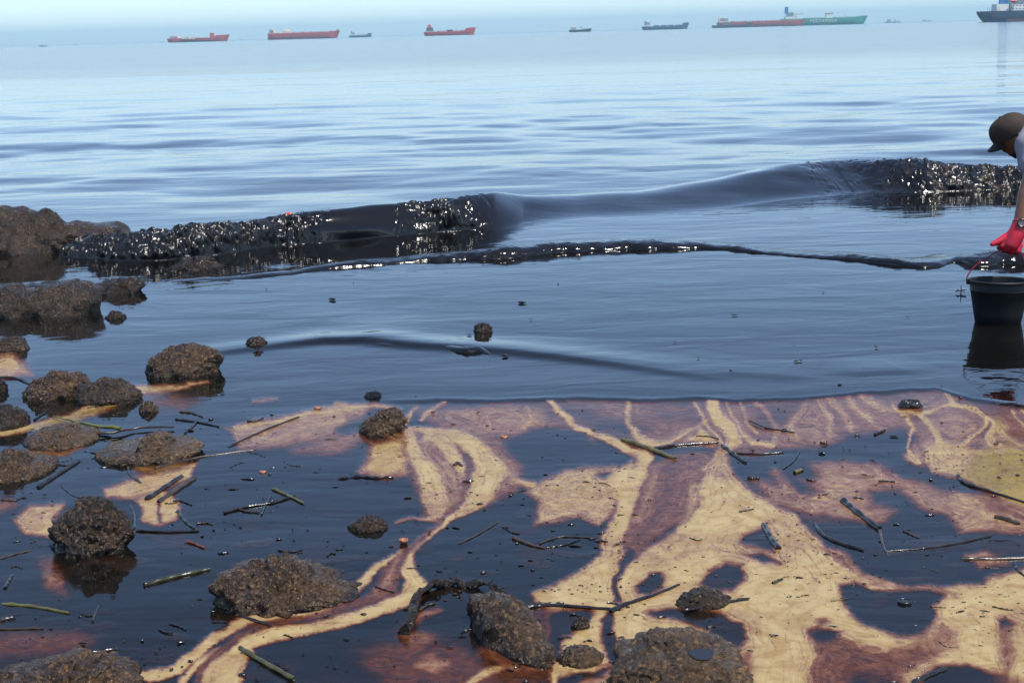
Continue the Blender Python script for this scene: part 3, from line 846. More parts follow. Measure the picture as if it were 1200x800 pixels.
def rock(name, outline, base_y, mat, label, cat='rock', seed=1, deep=0.85, sub=6, lump=1.0, square=0.75, squat=0.74, group=None, parent=None, grit=1.0):
    """outline: silhouette in the picture from the left foot over the top to the right foot; base_y: the front foot"""
    ox = np.array([p[0] for p in outline], float); oy = np.array([p[1] for p in outline], float)
    cx = 0.5 * (ox.min() + ox.max())
    foot = G(cx, base_y)
    s = scale_at(foot)
    wid = (ox.max() - ox.min()) / s
    top = (base_y - oy.min()) / s
    th = math.atan2(H, foot.y)
    ry = deep * wid / 2
    if 2.3 * ry * math.sin(th) > top: ry = top / (2.3 * math.sin(th))
    sv = ry * math.sin(th)
    hz = squat * math.sqrt(max((top - sv) ** 2 - sv ** 2, (0.25 * top) ** 2)) / math.cos(th)
    C = Vector((foot.x, foot.y + ry, 0.0))
    s2 = scale_at(C)
    # silhouette radius by angle, seen from the centre of the foot line
    cyp = base_y - sv * s2
    X = 0.95 * (ox - cx) / s2
    Z = np.maximum((cyp - oy) / s2, 0.0)
    Z *= hz / max(Z.max(), 1e-6)
    aa = np.arctan2(Z, X); rr = np.hypot(X, Z)
    o = np.argsort(aa)
    aa, rr = aa[o], rr[o]
    n, f = ico(sub)
    n = np.sign(n) * np.abs(n) ** square
    n = n / np.linalg.norm(n, axis=1)[:, None] if square != 1 else n
    rad = np.hypot(n[:, 0], n[:, 2])
    ang = np.arctan2(np.abs(n[:, 2]), n[:, 0])
    R = np.interp(ang, aa, rr)
    V = np.stack([n[:, 0] * R, n[:, 1] * ry * (1 - 0.25 * sstep(0.1, 1, n[:, 2])), n[:, 2] * np.where(n[:, 2] < 0, np.minimum(R, 0.05 + 0.25 * hz), R)], 1)
    sz = (wid + top) * 0.5
    q = V / sz
    d = 0.075 * fbm3(q * 3.0, 2, seed) + 0.038 * noise3(q * 5.6, seed + 2) + 0.012 * noise3(q * 21, seed + 3) + 0.030 * (np.abs(fbm3(q * 9, 2, seed + 5)) * 2 - 0.7)
    V += n * (d * sz * lump)[:, None]
    gr = 0.0045 * noise3(V * 75, seed + 8) + 0.0030 * noise3(V * 150, seed + 9) + 0.006 * noise3(V * 32, seed + 10)
    V += n * (gr * grit * min(1.0, sz / 0.15))[:, None]
    ob = mesh_np(name, V, f, M[mat], parent, tuple(C))
    return tag(ob, label, cat, group)


def oval(x0, x1, y0, y1, lean=0.0):
    cx = (x0 + x1) / 2
    return [(x0, y1), (x0 + .05 * (x1 - x0), y1 - .45 * (y1 - y0)), (x0 + .2 * (x1 - x0), y1 - .8 * (y1 - y0)), (cx + lean, y0), (x1 - .2 * (x1 - x0), y1 - .85 * (y1 - y0)), (x1 - .05 * (x1 - x0), y1 - .5 * (y1 - y0)), (x1, y1)]


rock('shore_rock', [(-120, 296), (-90, 257), (-40, 244), (0, 240), (30, 245), (60, 253), (100, 258), (128, 258), (143, 264), (150, 280), (152, 288)], 299, 'rock_dark', 'long dark oil-caked rock where the breaking wave begins', seed=3, deep=0.5, lump=0.9, squat=0.84)
rock('shore_rock', [(-70, 366), (-60, 335), (-20, 326), (20, 330), (45, 321), (90, 321), (104, 332), (108, 350), (104, 366)], 374, 'rock_dark', 'large rounded brown rock set in the water below the wave', seed=11, deep=0.6, lump=0.7)
rock('oily_rubble', [(98, 344), (104, 330), (118, 323), (140, 322), (158, 321), (165, 330), (160, 342)], 346, 'rock_black', 'glistening black rubble heap against the large rounded rock', seed=14, lump=1.3, sub=5)
rock('pebble', oval(183, 262, 308, 316), 317, 'rock_black', 'thin scatter of black crust between the wave and the rubble', seed=15, sub=5, lump=1.6)
rock('pebble', oval(122, 145, 362, 373), 374, 'rock_black', 'small tarred pebble off the large rounded rock', 'pebble', seed=16, sub=5)
rock('pebble', oval(285, 311, 391, 406), 407, 'rock_dark', 'small round oiled stone alone beside the two-humped rock', 'pebble', seed=17, sub=5)
rock('pebble', oval(553, 577, 375, 388), 389, 'rock_black', 'glossy black lump standing alone in calm water', 'pebble', seed=18, sub=5)
rock('shore_rock', [(165, 432), (168, 420), (182, 407), (200, 396), (216, 392), (228, 399), (240, 397), (252, 404), (254, 418), (250, 432)], 442, 'rock', 'two-humped brown gritty rock in the still water', seed=21, deep=0.75, lump=0.7)
rock('pebble', oval(-20, 29, 392, 412), 413, 'rock_dark', 'squat oiled stone with ripples beside it', 'pebble', seed=22, sub=5)
rock('shore_rock', [(18, 458), (24, 446), (45, 433), (75, 429), (92, 437), (98, 452), (96, 464)], 470, 'rock', 'wide gritty rock touching its darker twin', seed=23, lump=0.9)
rock('shore_rock', [(76, 465), (82, 450), (105, 440), (128, 438), (142, 447), (158, 458), (156, 464)], 475, 'rock_dark', 'darker gritty rock touching its wide brown twin', seed=24, lump=0.9)
rock('pebble', oval(162, 183, 466, 480), 483, 'rock', 'small pale brown pebble on the tan streak', 'pebble', seed=25, sub=5)
rock('shore_rock', oval(-30, 29, 467, 500), 504, 'rock_black', 'round black rock at the start of the tan streak', seed=26, sub=5)
rock('pebble', oval(-16, 6, 440, 458), 460, 'rock_black', 'half-seen black stone beside driftwood twigs', 'pebble', seed=27, sub=5)
rock('shore_rock', [(10, 520), (18, 506), (50, 497), (80, 496), (100, 506), (101, 518)], 528, 'rock_pale', 'flat grey gritty rock under the green blade', seed=28, lump=0.5, deep=1.6)
rock('shore_rock', [(98, 522), (112, 514), (150, 516), (190, 508), (222, 509), (231, 524), (222, 538)], 547, 'rock_pale', 'flat rock slab with a twig across its top', seed=29, lump=0.6, deep=1.5)
rock('shore_rock', [(-60, 555), (-20, 532), (20, 530), (45, 538), (54, 550), (50, 560)], 566, 'rock', 'low brown crusted rock beside charred sticks', seed=30, lump=0.7, deep=1.5)
tall = rock('tall_rock', [(54, 628), (53, 612), (66, 596), (80, 585), (104, 577), (122, 580), (132, 594), (144, 598), (147, 620), (150, 640), (140, 648)], 652, 'rock_dark', 'tall knobbly dark rock with a shiny pebble at its foot', seed=31, deep=0.8, lump=1.25, squat=0.9)
rock('pebble', oval(61, 83, 629, 647), 649, 'crude', 'shiny black round pebble at the foot of the tall rock', 'pebble', seed=32, sub=5, lump=0.3, grit=0.1)
rock('shore_rock', [(234, 708), (238, 692), (248, 672), (246, 660), (275, 648), (300, 641), (330, 643), (352, 652), (368, 672), (385, 686), (410, 690), (412, 698)], 722, 'rock', 'broad lumpy brown rock beside the tan stream', seed=33, deep=0.95, lump=1.35)
rock('shore_rock', [(418, 502), (424, 490), (436, 478), (452, 470), (468, 473), (476, 484), (474, 498), (472, 506)], 510, 'rock', 'pointed grey-brown rock at the head of the emulsion fan', seed=34, deep=0.7, lump=0.6, sub=5)
rock('shore_rock', oval(408, 457, 602, 618), 623, 'rock_dark', 'small half-sunk crusted rock near the orange shell', seed=35, sub=5)
# the wedge lies slantwise, running in towards the shore
A_, B_ = G(566, 722), G(634, 776)
C_ = (A_ + B_) / 2; ax_ = (B_ - A_); hl_ = ax_.length / 2 * 1.22; ax_.normalize(); sd_ = Vector((-ax_.y, ax_.x, 0))
n_, f_ = ico(6)
q_ = np.sign(n_) * np.abs(n_) ** 0.8; q_ /= np.linalg.norm(q_, axis=1)[:, None]
al = q_[:, 0]
wd_ = 0.072 * (1 - 0.25 * np.abs(al)); ht_ = np.where(q_[:, 2] > 0, 0.085 * (1 - 0.18 * al), 0.04)
V_ = np.outer(al * hl_, np.array(ax_)) + np.outer(q_[:, 1] * wd_, np.array(sd_)); V_[:, 2] += q_[:, 2] * ht_
d_ = 0.020 * fbm3(V_ * 14, 3, 36) + 0.008 * noise3(V_ * 45, 37) + 0.004 * noise3(V_ * 100, 38)
V_ += n_ * d_[:, None]
tag(mesh_np('shore_rock', V_, f_, M['rock'], None, tuple(C_)), 'wedge of wet brown rock sloping down from a reddish top', 'rock')
rock('shore_rock', oval(546, 572, 692, 712), 716, 'rock_red', 'reddish stone cap on the sloping wedge rock', seed=37, sub=5)
slab = rock('shore_rock', [(732, 755), (738, 742), (760, 728), (790, 722), (825, 724), (850, 738), (875, 750), (888, 768), (884, 790), (862, 806)], 824, 'rock_pale', 'broad pale gritty rock with a small puddle on top', seed=38, deep=1.7, lump=1.15)
rock('shore_rock', [(796, 708), (800, 692), (815, 686), (835, 685), (850, 692), (862, 704), (858, 710)], 716, 'rock_dark', 'dark crusted rock with a charred plank against it', seed=39, sub=5)
rock('shore_rock', [(-40, 810), (-30, 775), (10, 760), (40, 758), (75, 760), (105, 772), (130, 790), (145, 812)], 850, 'rock', 'big brown rock cut by the edge of the shore', seed=40, deep=1.1, lump=1.25)
rock('pebble', oval(669, 692, 718, 734), 737, 'rock_dark', 'round dark pebble near the forked branch', 'pebble', seed=41, sub=5)
rock('pebble', oval(1055, 1082, 464, 477), 479, 'wood_black', 'black tarred lump just inside the water lip', 'pebble', seed=42, sub=5, lump=1.2)
rock('pebble', oval(426, 447, 456, 464), 466, 'crude', 'flat black clot above the pointed rock', 'pebble', seed=43, sub=5, lump=1.6)
rock('pebble', oval(714, 765, 772, 800), 806, 'rock_pale', 'low gritty stone beside the broad pale rock', 'pebble', seed=44, sub=5, lump=1.2)
rock('pebble', oval(655, 712, 752, 778), 782, 'rock_pale', 'thin gritty shoal between the wedge rock and the channel', 'shoal', seed=45, sub=5, lump=1.0)

# a puddle in the hollow of the pale slab
_m = slab.data
_co = np.zeros(len(_m.vertices) * 3); _m.vertices.foreach_get('co', _co); _co = _co.reshape(-1, 3)
_w = _co + np.array(slab.location)
_u, _v = project(_w[:, 0], _w[:, 1], _w[:, 2])
_ok = np.where((np.hypot(_u - 822, (_v - 764) * 1.6) < 9) & (_co[:, 2] > 0.02))[0]
_c = _co[_ok].mean(0); _zc = np.percentile(_co[_ok, 2], 25)
_rad = np.hypot((_co[:, 0] - _c[0]) / .030, (_co[:, 1] - _c[1]) / .040)
_sel = (_rad < 1.5) & (_co[:, 2] > _zc - .03)
_t = sstep(1.5, 0.9, _rad)
_co[_sel, 2] = _co[_sel, 2] * (1 - _t[_sel]) + np.minimum(_co[_sel, 2], _zc - .004) * _t[_sel]
_m.vertices.foreach_set('co', _co.ravel()); _m.update()
_a = np.arange(28) / 28 * 2 * math.pi
_pr = [(.0001, .0), (.5, .0), (1.05, .0)]
_pv = np.stack([np.stack([_c[0] + r * .026 * np.cos(_a) * (1 + .12 * np.sin(3 * _a)), _c[1] + r * .034 * np.sin(_a) * (1 + .1 * np.cos(2 * _a)), _zc - .001 + z + 0 * _a], 1) for r, z in _pr]).reshape(-1, 3)
mesh_np('puddle', _pv, grid_faces(3, 28, True), M['puddle'], slab)

# an oil-soaked rag of seaweed lying in an arch
pth = resample([(474, 742, 11), (482, 730, 9), (485, 714, 9), (490, 701, 8), (506, 691, 9), (530, 686, 9), (556, 688, 8), (575, 694, 6), (600, 704, 4)], 120)
P = [G(a[0], a[1]) + Vector((0, 0, 0.010)) for a in pth]
R = [a[2] / 700.0 for a in pth]
Vt, Ft = tube_geom(P, R, 20, 0.75)
c0 = Vt.mean(0)
Vt = Vt - c0
Vt += (Vt * 0 + [0.3, 0.3, 1.0]) * (0.012 * noise3(Vt * 38, 3) + 0.008 * noise3(Vt * 85, 4) + 0.005 * noise3(Vt * 160, 5))[:, None]
tag(mesh_np('seaweed_rag', Vt, Ft, M['rock_black'], None, tuple(c0)), 'arched black oil-soaked clump of seaweed above the wedge rock', 'seaweed')


# ------------------------------------------------------------------ driftwood and litter
def stick(name, pts, r0, mat, label, cat='stick', r1=None, sides=9, knob=0.0, seed=0, lift=0.12, curve=True, group=None):
    r1 = r0 * 0.7 if r1 is None else r1
    n = max(26, 8 * len(pts))
    pp = resample([(p[0], p[1]) for p in pts], n) if len(pts) > 2 else np.linspace(pts[0], pts[-1], n)
    sc_ = scale_at(G(*pp[n // 2]))
    P = []; R = []
    for k, (x, y) in enumerate(pp):
        f = k / (n - 1)
        r = (r0 * (1 - f) + r1 * f) * 0.39 / sc_
        r *= 1 + 0.05 * math.sin(k * 1.1 + seed) * (1 + 2 * knob) + 0.06 * math.sin(k * 0.7 + seed * 2)
        p = G(x, y)
        p.z = r * lift + 0.0006 * math.sin(k + seed)
        wob = r * 0.9 * math.sin(k * 0.13 + seed * 1.7)
        p.y += wob
        if k in (0, n - 1): r *= 0.72
        P.append(p); R.append(r)
    V, F = tube_geom(P, R, sides)
    rm = max(R)
    V = V + np.stack([noise3(V * (0.35 / rm), seed + q) for q in (0, 31, 62)], 1) * rm * 0.09 + np.stack([noise3(V * (1.1 / rm), seed + q) for q in (5, 36, 67)], 1) * rm * 0.10
    c = V.mean(0); c[2] = 0
    return tag(mesh_np(name, V - c, F, M[mat], None, tuple(c)), label, cat, group)


stick('reed_stem', [(168, 687), (205, 676), (246, 666)], 9, 'reed', 'dark green reed stem pointing at the broad lumpy rock', r1=8, seed=1)
stick('bamboo_stem', [(281, 758), (310, 775), (344, 796)], 8, 'bamboo', 'short green bamboo piece lying across the tan stream', r1=8, seed=2)
stick('reed_stem', [(4, 707), (40, 711), (81, 719)], 6, 'wood_olive', 'straw-brown reed stem floating below the tall rock', seed=3)
stick('green_blade', [(62, 490), (85, 497), (112, 504), (143, 508)], 2.0, 'leaf', 'bright green pointed blade over the flat grey rock', 'leaf', r1=6, seed=4, lift=3.0)
stick('driftwood_plank', [(268, 524), (310, 504), (351, 488)], 4, 'wood_black', 'long thin black stick on the pink streak', seed=5)
stick('driftwood_log', [(172, 585), (213, 559)], 9, 'wood_black', 'short charred log on the tan patch, the upper of a pair', 'log', r1=8, seed=6)
stick('driftwood_log', [(186, 588), (228, 560)], 8, 'wood_brown', 'short charred log on the tan patch, the lower of a pair', 'log', r1=9, seed=7)
stick('driftwood_log', [(729, 516), (760, 526), (791, 537)], 8, 'wood_olive', 'olive mossy log at the mouth of the thin tan stream', 'log', r1=7, seed=8)
stick('driftwood_stick', [(846, 522), (874, 542)], 6, 'wood_black', 'stubby black stick at the neck of the tan flat', r1=5, seed=9)
stick('driftwood_stick', [(765, 526), (790, 522), (842, 519)], 5, 'wood_black', 'black twig between the olive log and the tan neck', r1=4, seed=10)
stick('driftwood_stick', [(862, 531), (890, 532), (918, 530)], 3, 'wood_black', 'thin black twig right of the tan neck', seed=11)
stick('driftwood_log', [(988, 587), (1004, 600), (1030, 619)], 10, 'wood_black', 'knotted dark log lying over the pink film', 'log', r1=10, seed=12, knob=0.6)
stick('driftwood_stick', [(1031, 621), (1034, 636), (1041, 652)], 6, 'wood_brown', 'brown stub below the knotted dark log', r1=2, seed=13)
stick('driftwood_stick', [(953, 611), (965, 627), (985, 637), (1012, 645)], 5, 'wood_black', 'curved black stick along the edge of the tan flat', r1=6, seed=14)
stick('driftwood_stick', [(1036, 646), (1080, 643), (1120, 637), (1161, 627)], 1.5, 'wood_black', 'long whip-thin twig across the dark pool', r1=5, seed=15)
stick('driftwood_log', [(1128, 656), (1160, 655), (1215, 653)], 7, 'wood_brown', 'straight wet log with one end out of the dark pool', 'log', r1=7, seed=16)
stick('driftwood_log', [(894, 613), (903, 630), (913, 644)], 8, 'wood_black', 'short thick log standing out on the wide tan flat', 'log', r1=10, seed=17)
stick('driftwood_stick', [(1122, 556), (1131, 566), (1160, 576), (1205, 590)], 5, 'wood_black', 'crooked black branch bordering the mustard patch', r1=4, seed=18, knob=1.5)
stick('driftwood_stick', [(601, 631), (620, 638), (638, 642)], 6, 'wood_brown', 'brown stick beside the looped twig', r1=3, seed=19)
stick('twig', [(632, 637), (655, 629), (680, 629), (698, 631)], 2.5, 'wood_brown', 'looped twig at the edge of the speckled sheet', 'twig', r1=2, seed=20)
stick('twig', [(640, 641), (662, 638), (680, 632)], 2.5, 'wood_black', 'black twig under the looped twig', 'twig', r1=2, seed=21)
stick('driftwood_branch', [(618, 712), (640, 710), (680, 712), (727, 714)], 7, 'wood_black', 'long black branch above the dark pebble', 'branch', r1=6, seed=22)
stick('driftwood_branch', [(716, 718), (735, 708), (765, 697), (797, 684)], 9, 'wood_black', 'rising black branch that crosses the dark channel', 'branch', r1=4, seed=23)
stick('driftwood_stick', [(622, 707), (661, 706)], 5, 'wood_brown', 'short split stick lying along the long black branch', r1=4, seed=24)
stick('driftwood_plank', [(802, 717), (840, 709), (878, 703)], 6, 'wood_black', 'charred plank leaning on the dark crusted rock', 'plank', r1=4, seed=25, lift=1.2)
stick('twig', [(262, 601), (290, 594), (320, 589), (346, 580)], 4, 'wood_black', 'black twig crossed by an olive stem', 'twig', r1=3, seed=26)
stick('twig', [(306, 603), (312, 590), (318, 580)], 3, 'wood_black', 'little forked twig standing on the black twig', 'twig', r1=2, seed=27)
stick('reed_stem', [(319, 572), (335, 579), (356, 590)], 5, 'wood_olive', 'olive stem crossing the black twig', seed=28)
stick('twig', [(396, 561), (420, 559), (440, 561), (461, 560)], 4, 'crude', 'row of black clots in dark water above the half-sunk rock', 'clot', r1=5, seed=29, knob=3)
stick('wood_block', [(1166, 607), (1180, 610), (1193, 614)], 9, 'wood_brown', 'chunky dark wood block near the pale swirl', 'wood block', r1=8, seed=30)
stick('wood_chip', [(1059, 622), (1068, 626), (1077, 630)], 4, 'wood_brown', 'small brown chip above the whip-thin twig', 'wood chip', seed=31)
stick('twig', [(-6, 656), (15, 650), (36, 645)], 3.5, 'wood_brown', 'thin brown twig left of the shiny pebble', 'twig', seed=32)
stick('driftwood_stick', [(-10, 737), (20, 737), (51, 736)], 4, 'wood_brown', 'pale-edged stick above the reddish film', seed=33)
stick('driftwood_stick', [(-10, 731), (18, 722)], 8, 'wood_black', 'thick black stub above the pale-edged stick', r1=8, seed=34)
stick('driftwood_stick', [(93, 766), (115, 763), (136, 760)], 8, 'wood_black', 'black bark piece behind the big brown rock', 'bark', r1=9, seed=35)
stick('driftwood_stick', [(160, 621), (195, 623), (233, 622)], 4, 'wood_black', 'straight black twig right of the tall rock', 'twig', seed=36)
stick('twig', [(208, 598), (216, 610), (228, 619)], 5, 'wood_black', 'bent black twig touching the straight black twig', 'twig', r1=3, seed=37)
stick('husk', [(218, 635), (228, 637), (241, 642)], 5, 'red_bit', 'red-brown husk floating above the reed stem', 'husk', seed=38)
stick('twig', [(206, 491), (230, 494), (257, 500)], 4, 'wood_black', 'black twig floating off the rock slab', 'twig', r1=2.5, seed=39)
stick('twig', [(230, 494), (225, 500), (216, 508)], 5, 'wood_black', 'stub of black weed hanging under the floating twig', 'twig', r1=3, seed=40)
stick('driftwood_log', [(44, 572), (62, 560), (93, 540)], 8, 'wood_black', 'charred stick beside the low crusted rock', 'stick', r1=6, seed=41)
stick('twig', [(55, 540), (72, 545), (88, 543)], 3.5, 'wood_black', 'thin twig above the charred stick', 'twig', seed=42)
stick('twig', [(102, 511), (130, 510), (165, 504), (204, 503)], 4, 'wood_brown', 'brown twig lying over the rock slab', 'twig', seed=43, lift=2.5)
stick('driftwood_stick', [(182, 549), (230, 537), (300, 527)], 5, 'wood_brown', 'long brown pole running out from the rock slab', 'pole', r1=2.5, seed=44)
stick('twig', [(538, 637), (560, 626), (584, 611)], 2, 'wood_brown', 'hair-thin twig in the dark pool right of the tan stream', 'twig', seed=45)
stick('husk', [(878, 494), (888, 498), (898, 502)], 3, 'wood_brown', 'curled husk below the water lip', 'husk', seed=46, lift=1.2)
stick('twig', [(896, 501), (915, 504), (932, 507)], 2.5, 'wood_black', 'thin stalk trailing from the curled husk', 'twig', seed=47)
stick('twig', [(918, 549), (930, 540), (938, 527)], 2, 'wood_black', 'bent grass stalk in the blue channel', 'twig', seed=48)
stick('wood_chip', [(1025, 509), (1031, 506), (1037, 503)], 4, 'wood_black', 'black chip floating in the blue channel', 'wood chip', seed=49)
stick('wood_chip', [(877, 560), (883, 560), (889, 560)], 7, 'wood_black', 'black nut on the edge of the tan flat', 'nut', seed=50)
stick('wood_chip', [(931, 553), (936, 552), (941, 551)], 6, 'wood_olive', 'square olive chip near the bent grass stalk', 'wood chip', r1=6, seed=51)
stick('driftwood_branch', [(1066, 804), (1085, 794), (1108, 783)], 8, 'wood_black', 'black branch stub in the lowest dark pool', 'branch', r1=7, seed=52, knob=1)
stick('twig', [(974, 705), (982, 703), (992, 701)], 3.5, 'wood_olive', 'small pale chip beside the pool with the disc', 'wood chip', seed=53)
stick('wood_chip', [(905, 683), (910, 681), (917, 679)], 6, 'reed', 'dark green chip out on the wide tan flat', 'wood chip', r1=5, seed=54)
stick('twig', [(1188, 660), (1194, 670), (1205, 678)], 6, 'wood_black', 'tangle of black twig under the straight wet log', 'twig', seed=55)
stick('twig', [(5, 690), (10, 682), (15, 673)], 6, 'wood_black', 'stubby black peg above the straw-brown reed', 'twig', r1=4, seed=56)
stick('twig', [(108, 728), (112, 718), (116, 709)], 4, 'wood_black', 'short sunken stick in the dark water under the tall rock', 'twig', r1=3, seed=57)
stick('twig', [(186, 736), (193, 740), (202, 742)], 3, 'wood_black', 'curled black sprig above the tan stream', 'twig', seed=58)
stick('twig', [(336, 668), (360, 660), (372, 668)], 2, 'wood_black', 'thin twig behind the broad lumpy rock', 'twig', seed=59)
stick('twig', [(262, 712), (285, 722), (318, 732)], 6, 'wood_black', 'black stick against the foot of the broad lumpy rock', 'stick', r1=4, seed=60)
stick('driftwood_stick', [(-8, 443), (20, 443), (40, 452)], 5, 'wood_black', 'black driftwood beside the half-seen stone', seed=61)
stick('twig', [(40, 492), (50, 485), (58, 479)], 4, 'wood_black', 'short twig next to the tan streak', 'twig', seed=62)
stick('twig', [(150, 548), (152, 556), (165, 566)], 6, 'wood_black', 'black root hanging from the rock slab', 'root', r1=4, seed=63)
stick('twig', [(72, 570), (85, 580), (98, 584)], 2, 'wood_black', 'fine curved twig above the tall rock', 'twig', seed=64)
stick('twig', [(152, 590), (158, 604), (158, 618)], 3, 'wood_black', 'upright black sprig between rock and tan patch', 'twig', seed=65)
stick('leaf_stem', [(478, 540), (1, 1)][:1] + [(486, 545)], 2, 'wood_brown', 'brown leaf stalk on the emulsion fan', 'stalk', seed=66) if False else None
stick('twig', [(532, 546), (537, 543), (541, 546)], 6, 'wood_brown', 'brown bud floating in the emulsion fan', 'bud', r1=5, seed=67)

# loose twig fragments among the rocks and over the slick
rq = np.random.RandomState(21)
for k in range(46):
    if k < 28: x, y = rq.uniform(0, 420), rq.uniform(440, 780)
    else: x, y = rq.uniform(430, 1190), rq.uniform(500, 780)
    ln_, a = rq.uniform(9, 30), rq.uniform(-0.7, 0.7)
    pts_ = [(x - ln_ * math.cos(a) / 2, y - ln_ * math.sin(a) * .5 / 2), (x + rq.uniform(-3, 3), y + rq.uniform(-3, 3)), (x + ln_ * math.cos(a) / 2, y + ln_ * math.sin(a) * .5 / 2)]
    stick('twig_fragment', pts_, rq.uniform(2.0, 3.8), 'wood_black' if k % 4 else 'wood_brown', 'short loose %s twig fragment drifting %s' % ('black' if k % 4 else 'brown', 'in the water among the oiled rocks' if k < 28 else 'on the slick away from the rocks'), 'twig', seed=100 + k, knob=1.0, group='loose %s twig fragments %s' % ('black' if k % 4 else 'brown', 'among the rocks' if k < 28 else 'on the open slick'))

# star-shaped twig standing in the calm water by the bucket
t = empty('star_twig', G(1126, 344))
tag(t, 'star-shaped twig poking up from calm water beside the bucket', 'twig')
for a, b in (((0, 0, -.02), (0.0, 0, .045)), ((-.03, 0, .012), (.03, 0, .020)), ((-.022, .0, .02), (.022, .01, .008))):
    V_, F_ = tube_geom([Vector(a), (Vector(a) + Vector(b)) / 2 + Vector((0, 0, .002)), Vector(b)], [.0028, .0032, .0018], 7)
    mesh_np('stem', V_, F_, M['wood_black'], t)

# round black lid floating in the pool
g = G(1060, 706)
lid = empty('round_lid', g)
tag(lid, 'round black plastic lid floating in the dark pool', 'lid')
r_ = 8.2 / scale_at(g)
lathe('rim', [(r_ * .2, .0), (r_ * .93, -.004), (r_, 0), (r_, .0045), (r_ * .96, .0065), (r_ * .86, .0065), (r_ * .82, .0048)], M['black_plastic'], lid)
lathe('disc', [(0.0004, .0050), (r_ * .5, .0052), (r_ * .82, .0047)], M['black_plastic'], lid)

# orange half shell
g = G(473, 636)
s_ = 1.0 / scale_at(g)
sh = lathe('orange_shell', [(0.0005, -.003), (3.5 * s_, -.001), (5.2 * s_, .006), (5.4 * s_, .012), (4.6 * s_, .012), (3.6 * s_, .007), (.0005, .004)], M['shell'], None, 20, tuple(g))
tag(sh, 'bright orange half shell floating near the tan stream', 'shell')
for x, y, lb in ((591, 512, 'tiny orange shell flake below the water lip'), (308, 553, 'tiny cream shell flake in dark water'), (372, 478, 'pale shell flake on the streak behind the pointed rock')):
    g = G(x, y)
    k_ = 3.4 / scale_at(g)
    n_, f_ = ico(3)
    V_ = n_ * [k_ * 1.3, k_ * 1.2, k_ * 0.55]
    V_[:, 2] += k_ * 0.3 * (n_[:, 0] ** 2)
    tag(mesh_np('shell_flake', V_, f_, M['shell'], None, tuple(g)), lb, 'shell')
# a red scrap on the wave crest
g = W(338, 251, G(338, 285).y + 0.2)
n_, f_ = ico(3)
tag(mesh_np('red_scrap', n_ * [.035, .015, .012] + 0.004 * noise3(n_ * 3, 2)[:, None], f_, simple_mat('red_scrap', (0.55, 0.06, 0.03), 0.4), None, tuple(g)), 'red scrap carried on the breaking wave crest', 'litter')

# crumbs and beads of tar, too many to count
rs = np.random.RandomState(5)
n_, f_ = ico(2)
Vs = []; Fs = []; o_ = 0
k = 0
while k < 900:
    x = rs.uniform(-10, 1210)
    y = 480 + 320 * rs.rand() ** 0.9 if k > 30 else rs.uniform(330, 480)
    if noise2(np.array([x / 90.0]), np.array([y / 50.0]), 81)[0] < rs.uniform(-0.7, 0.5): continue
    g = G(x, y)
    r = rs.choice([0.6, 0.9, 1.3, 1.9], p=[.40, .34, .2, .06]) / scale_at(g)
    el = rs.uniform(0.8, 2.4) if rs.rand() < 0.7 else rs.uniform(2.5, 5)
    a = rs.uniform(-.6, .6)
    v = n_ * [r * el, r, r * 0.7] * (1 + 0.3 * noise3(n_ * 1.7, k % 50)[:, None])
    v = np.stack([v[:, 0] * math.cos(a) - v[:, 1] * math.sin(a), v[:, 0] * math.sin(a) + v[:, 1] * math.cos(a), v[:, 2]], 1)
    Vs.append(v + [g.x, g.y, r * 0.15 + (.004 if y < 470 else 0)]); Fs.append(f_ + o_); o_ += len(n_)
    k += 1
tag(mesh_np('tar_crumbs', np.concatenate(Vs), np.concatenate(Fs), M['wood_black']), 'tiny black tar crumbs and beads scattered on the water', 'tar', kind='stuff')
# gritty rim crumbs near the flats
Vs = []; Fs = []; o_ = 0
for k in range(260):
    c = [(700, 690, 40, 6), (725, 600, 6, 45), (1150, 690, 50, 10), (960, 640, 30, 30), (820, 660, 60, 45), (900, 600, 30, 20), (560, 690, 60, 10), (170, 520, 90, 25), (1100, 540, 40, 14)][k % 9]
    g = G(c[0] + rs.randn() * c[2], min(c[1] + rs.randn() * c[3], 795))
    r = rs.choice([0.6, 0.9, 1.2]) / scale_at(g)
    Vs.append(n_ * [r * rs.uniform(1, 2), r, r * .6] + [g.x, g.y, r * .15]); Fs.append(f_ + o_); o_ += len(n_)
tag(mesh_np('brown_grit', np.concatenate(Vs), np.concatenate(Fs), M['wood_brown']), 'fine brown grit drifting on the tan emulsion', 'grit', kind='stuff')

# ------------------------------------------------------------------ bucket
M['skin'] = simple_mat('tanned_skin', (0.20, 0.09, 0.05), 0.42, 0.15, 14, 0.5)
M['glove'] = simple_mat('red_rubber_glove', (0.48, 0.014, 0.035), 0.38, 0.12, 20, 0.5, 0.25, 120, 0.002)
M['cap'] = simple_mat('brown_cap_cloth', (0.040, 0.028, 0.021), 0.8, 0.2, 30, 0.3, 0.3, 400, 0.001)
M['cap_dark'] = simple_mat('black_cap_cloth', (0.012, 0.012, 0.013), 0.7, 0.2, 30, 0.3)
M['shirt'] = simple_mat('grey_shirt', (0.26, 0.25, 0.31), 0.85, 0.12, 10, 0.2, 0.5, 30, 0.006)
M['trousers'] = simple_mat('dark_trousers', (0.03, 0.035, 0.05), 0.8, 0.2, 10, 0.2, 0.4, 30, 0.006)
M['strap'] = simple_mat('yellow_strap', (0.75, 0.62, 0.12), 0.5, 0.1, 20, 0.3)
M['steel'] = simple_mat('watch_steel', (0.10, 0.105, 0.10), 0.3, 0.1, 20, 0.5)
M['mask'] = simple_mat('dark_face_mask', (0.02, 0.02, 0.022), 0.8, 0.1, 20, 0.3)
M['hair'] = simple_mat('black_hair', (0.010, 0.008, 0.007), 0.5, 0.3, 60, 0.4)
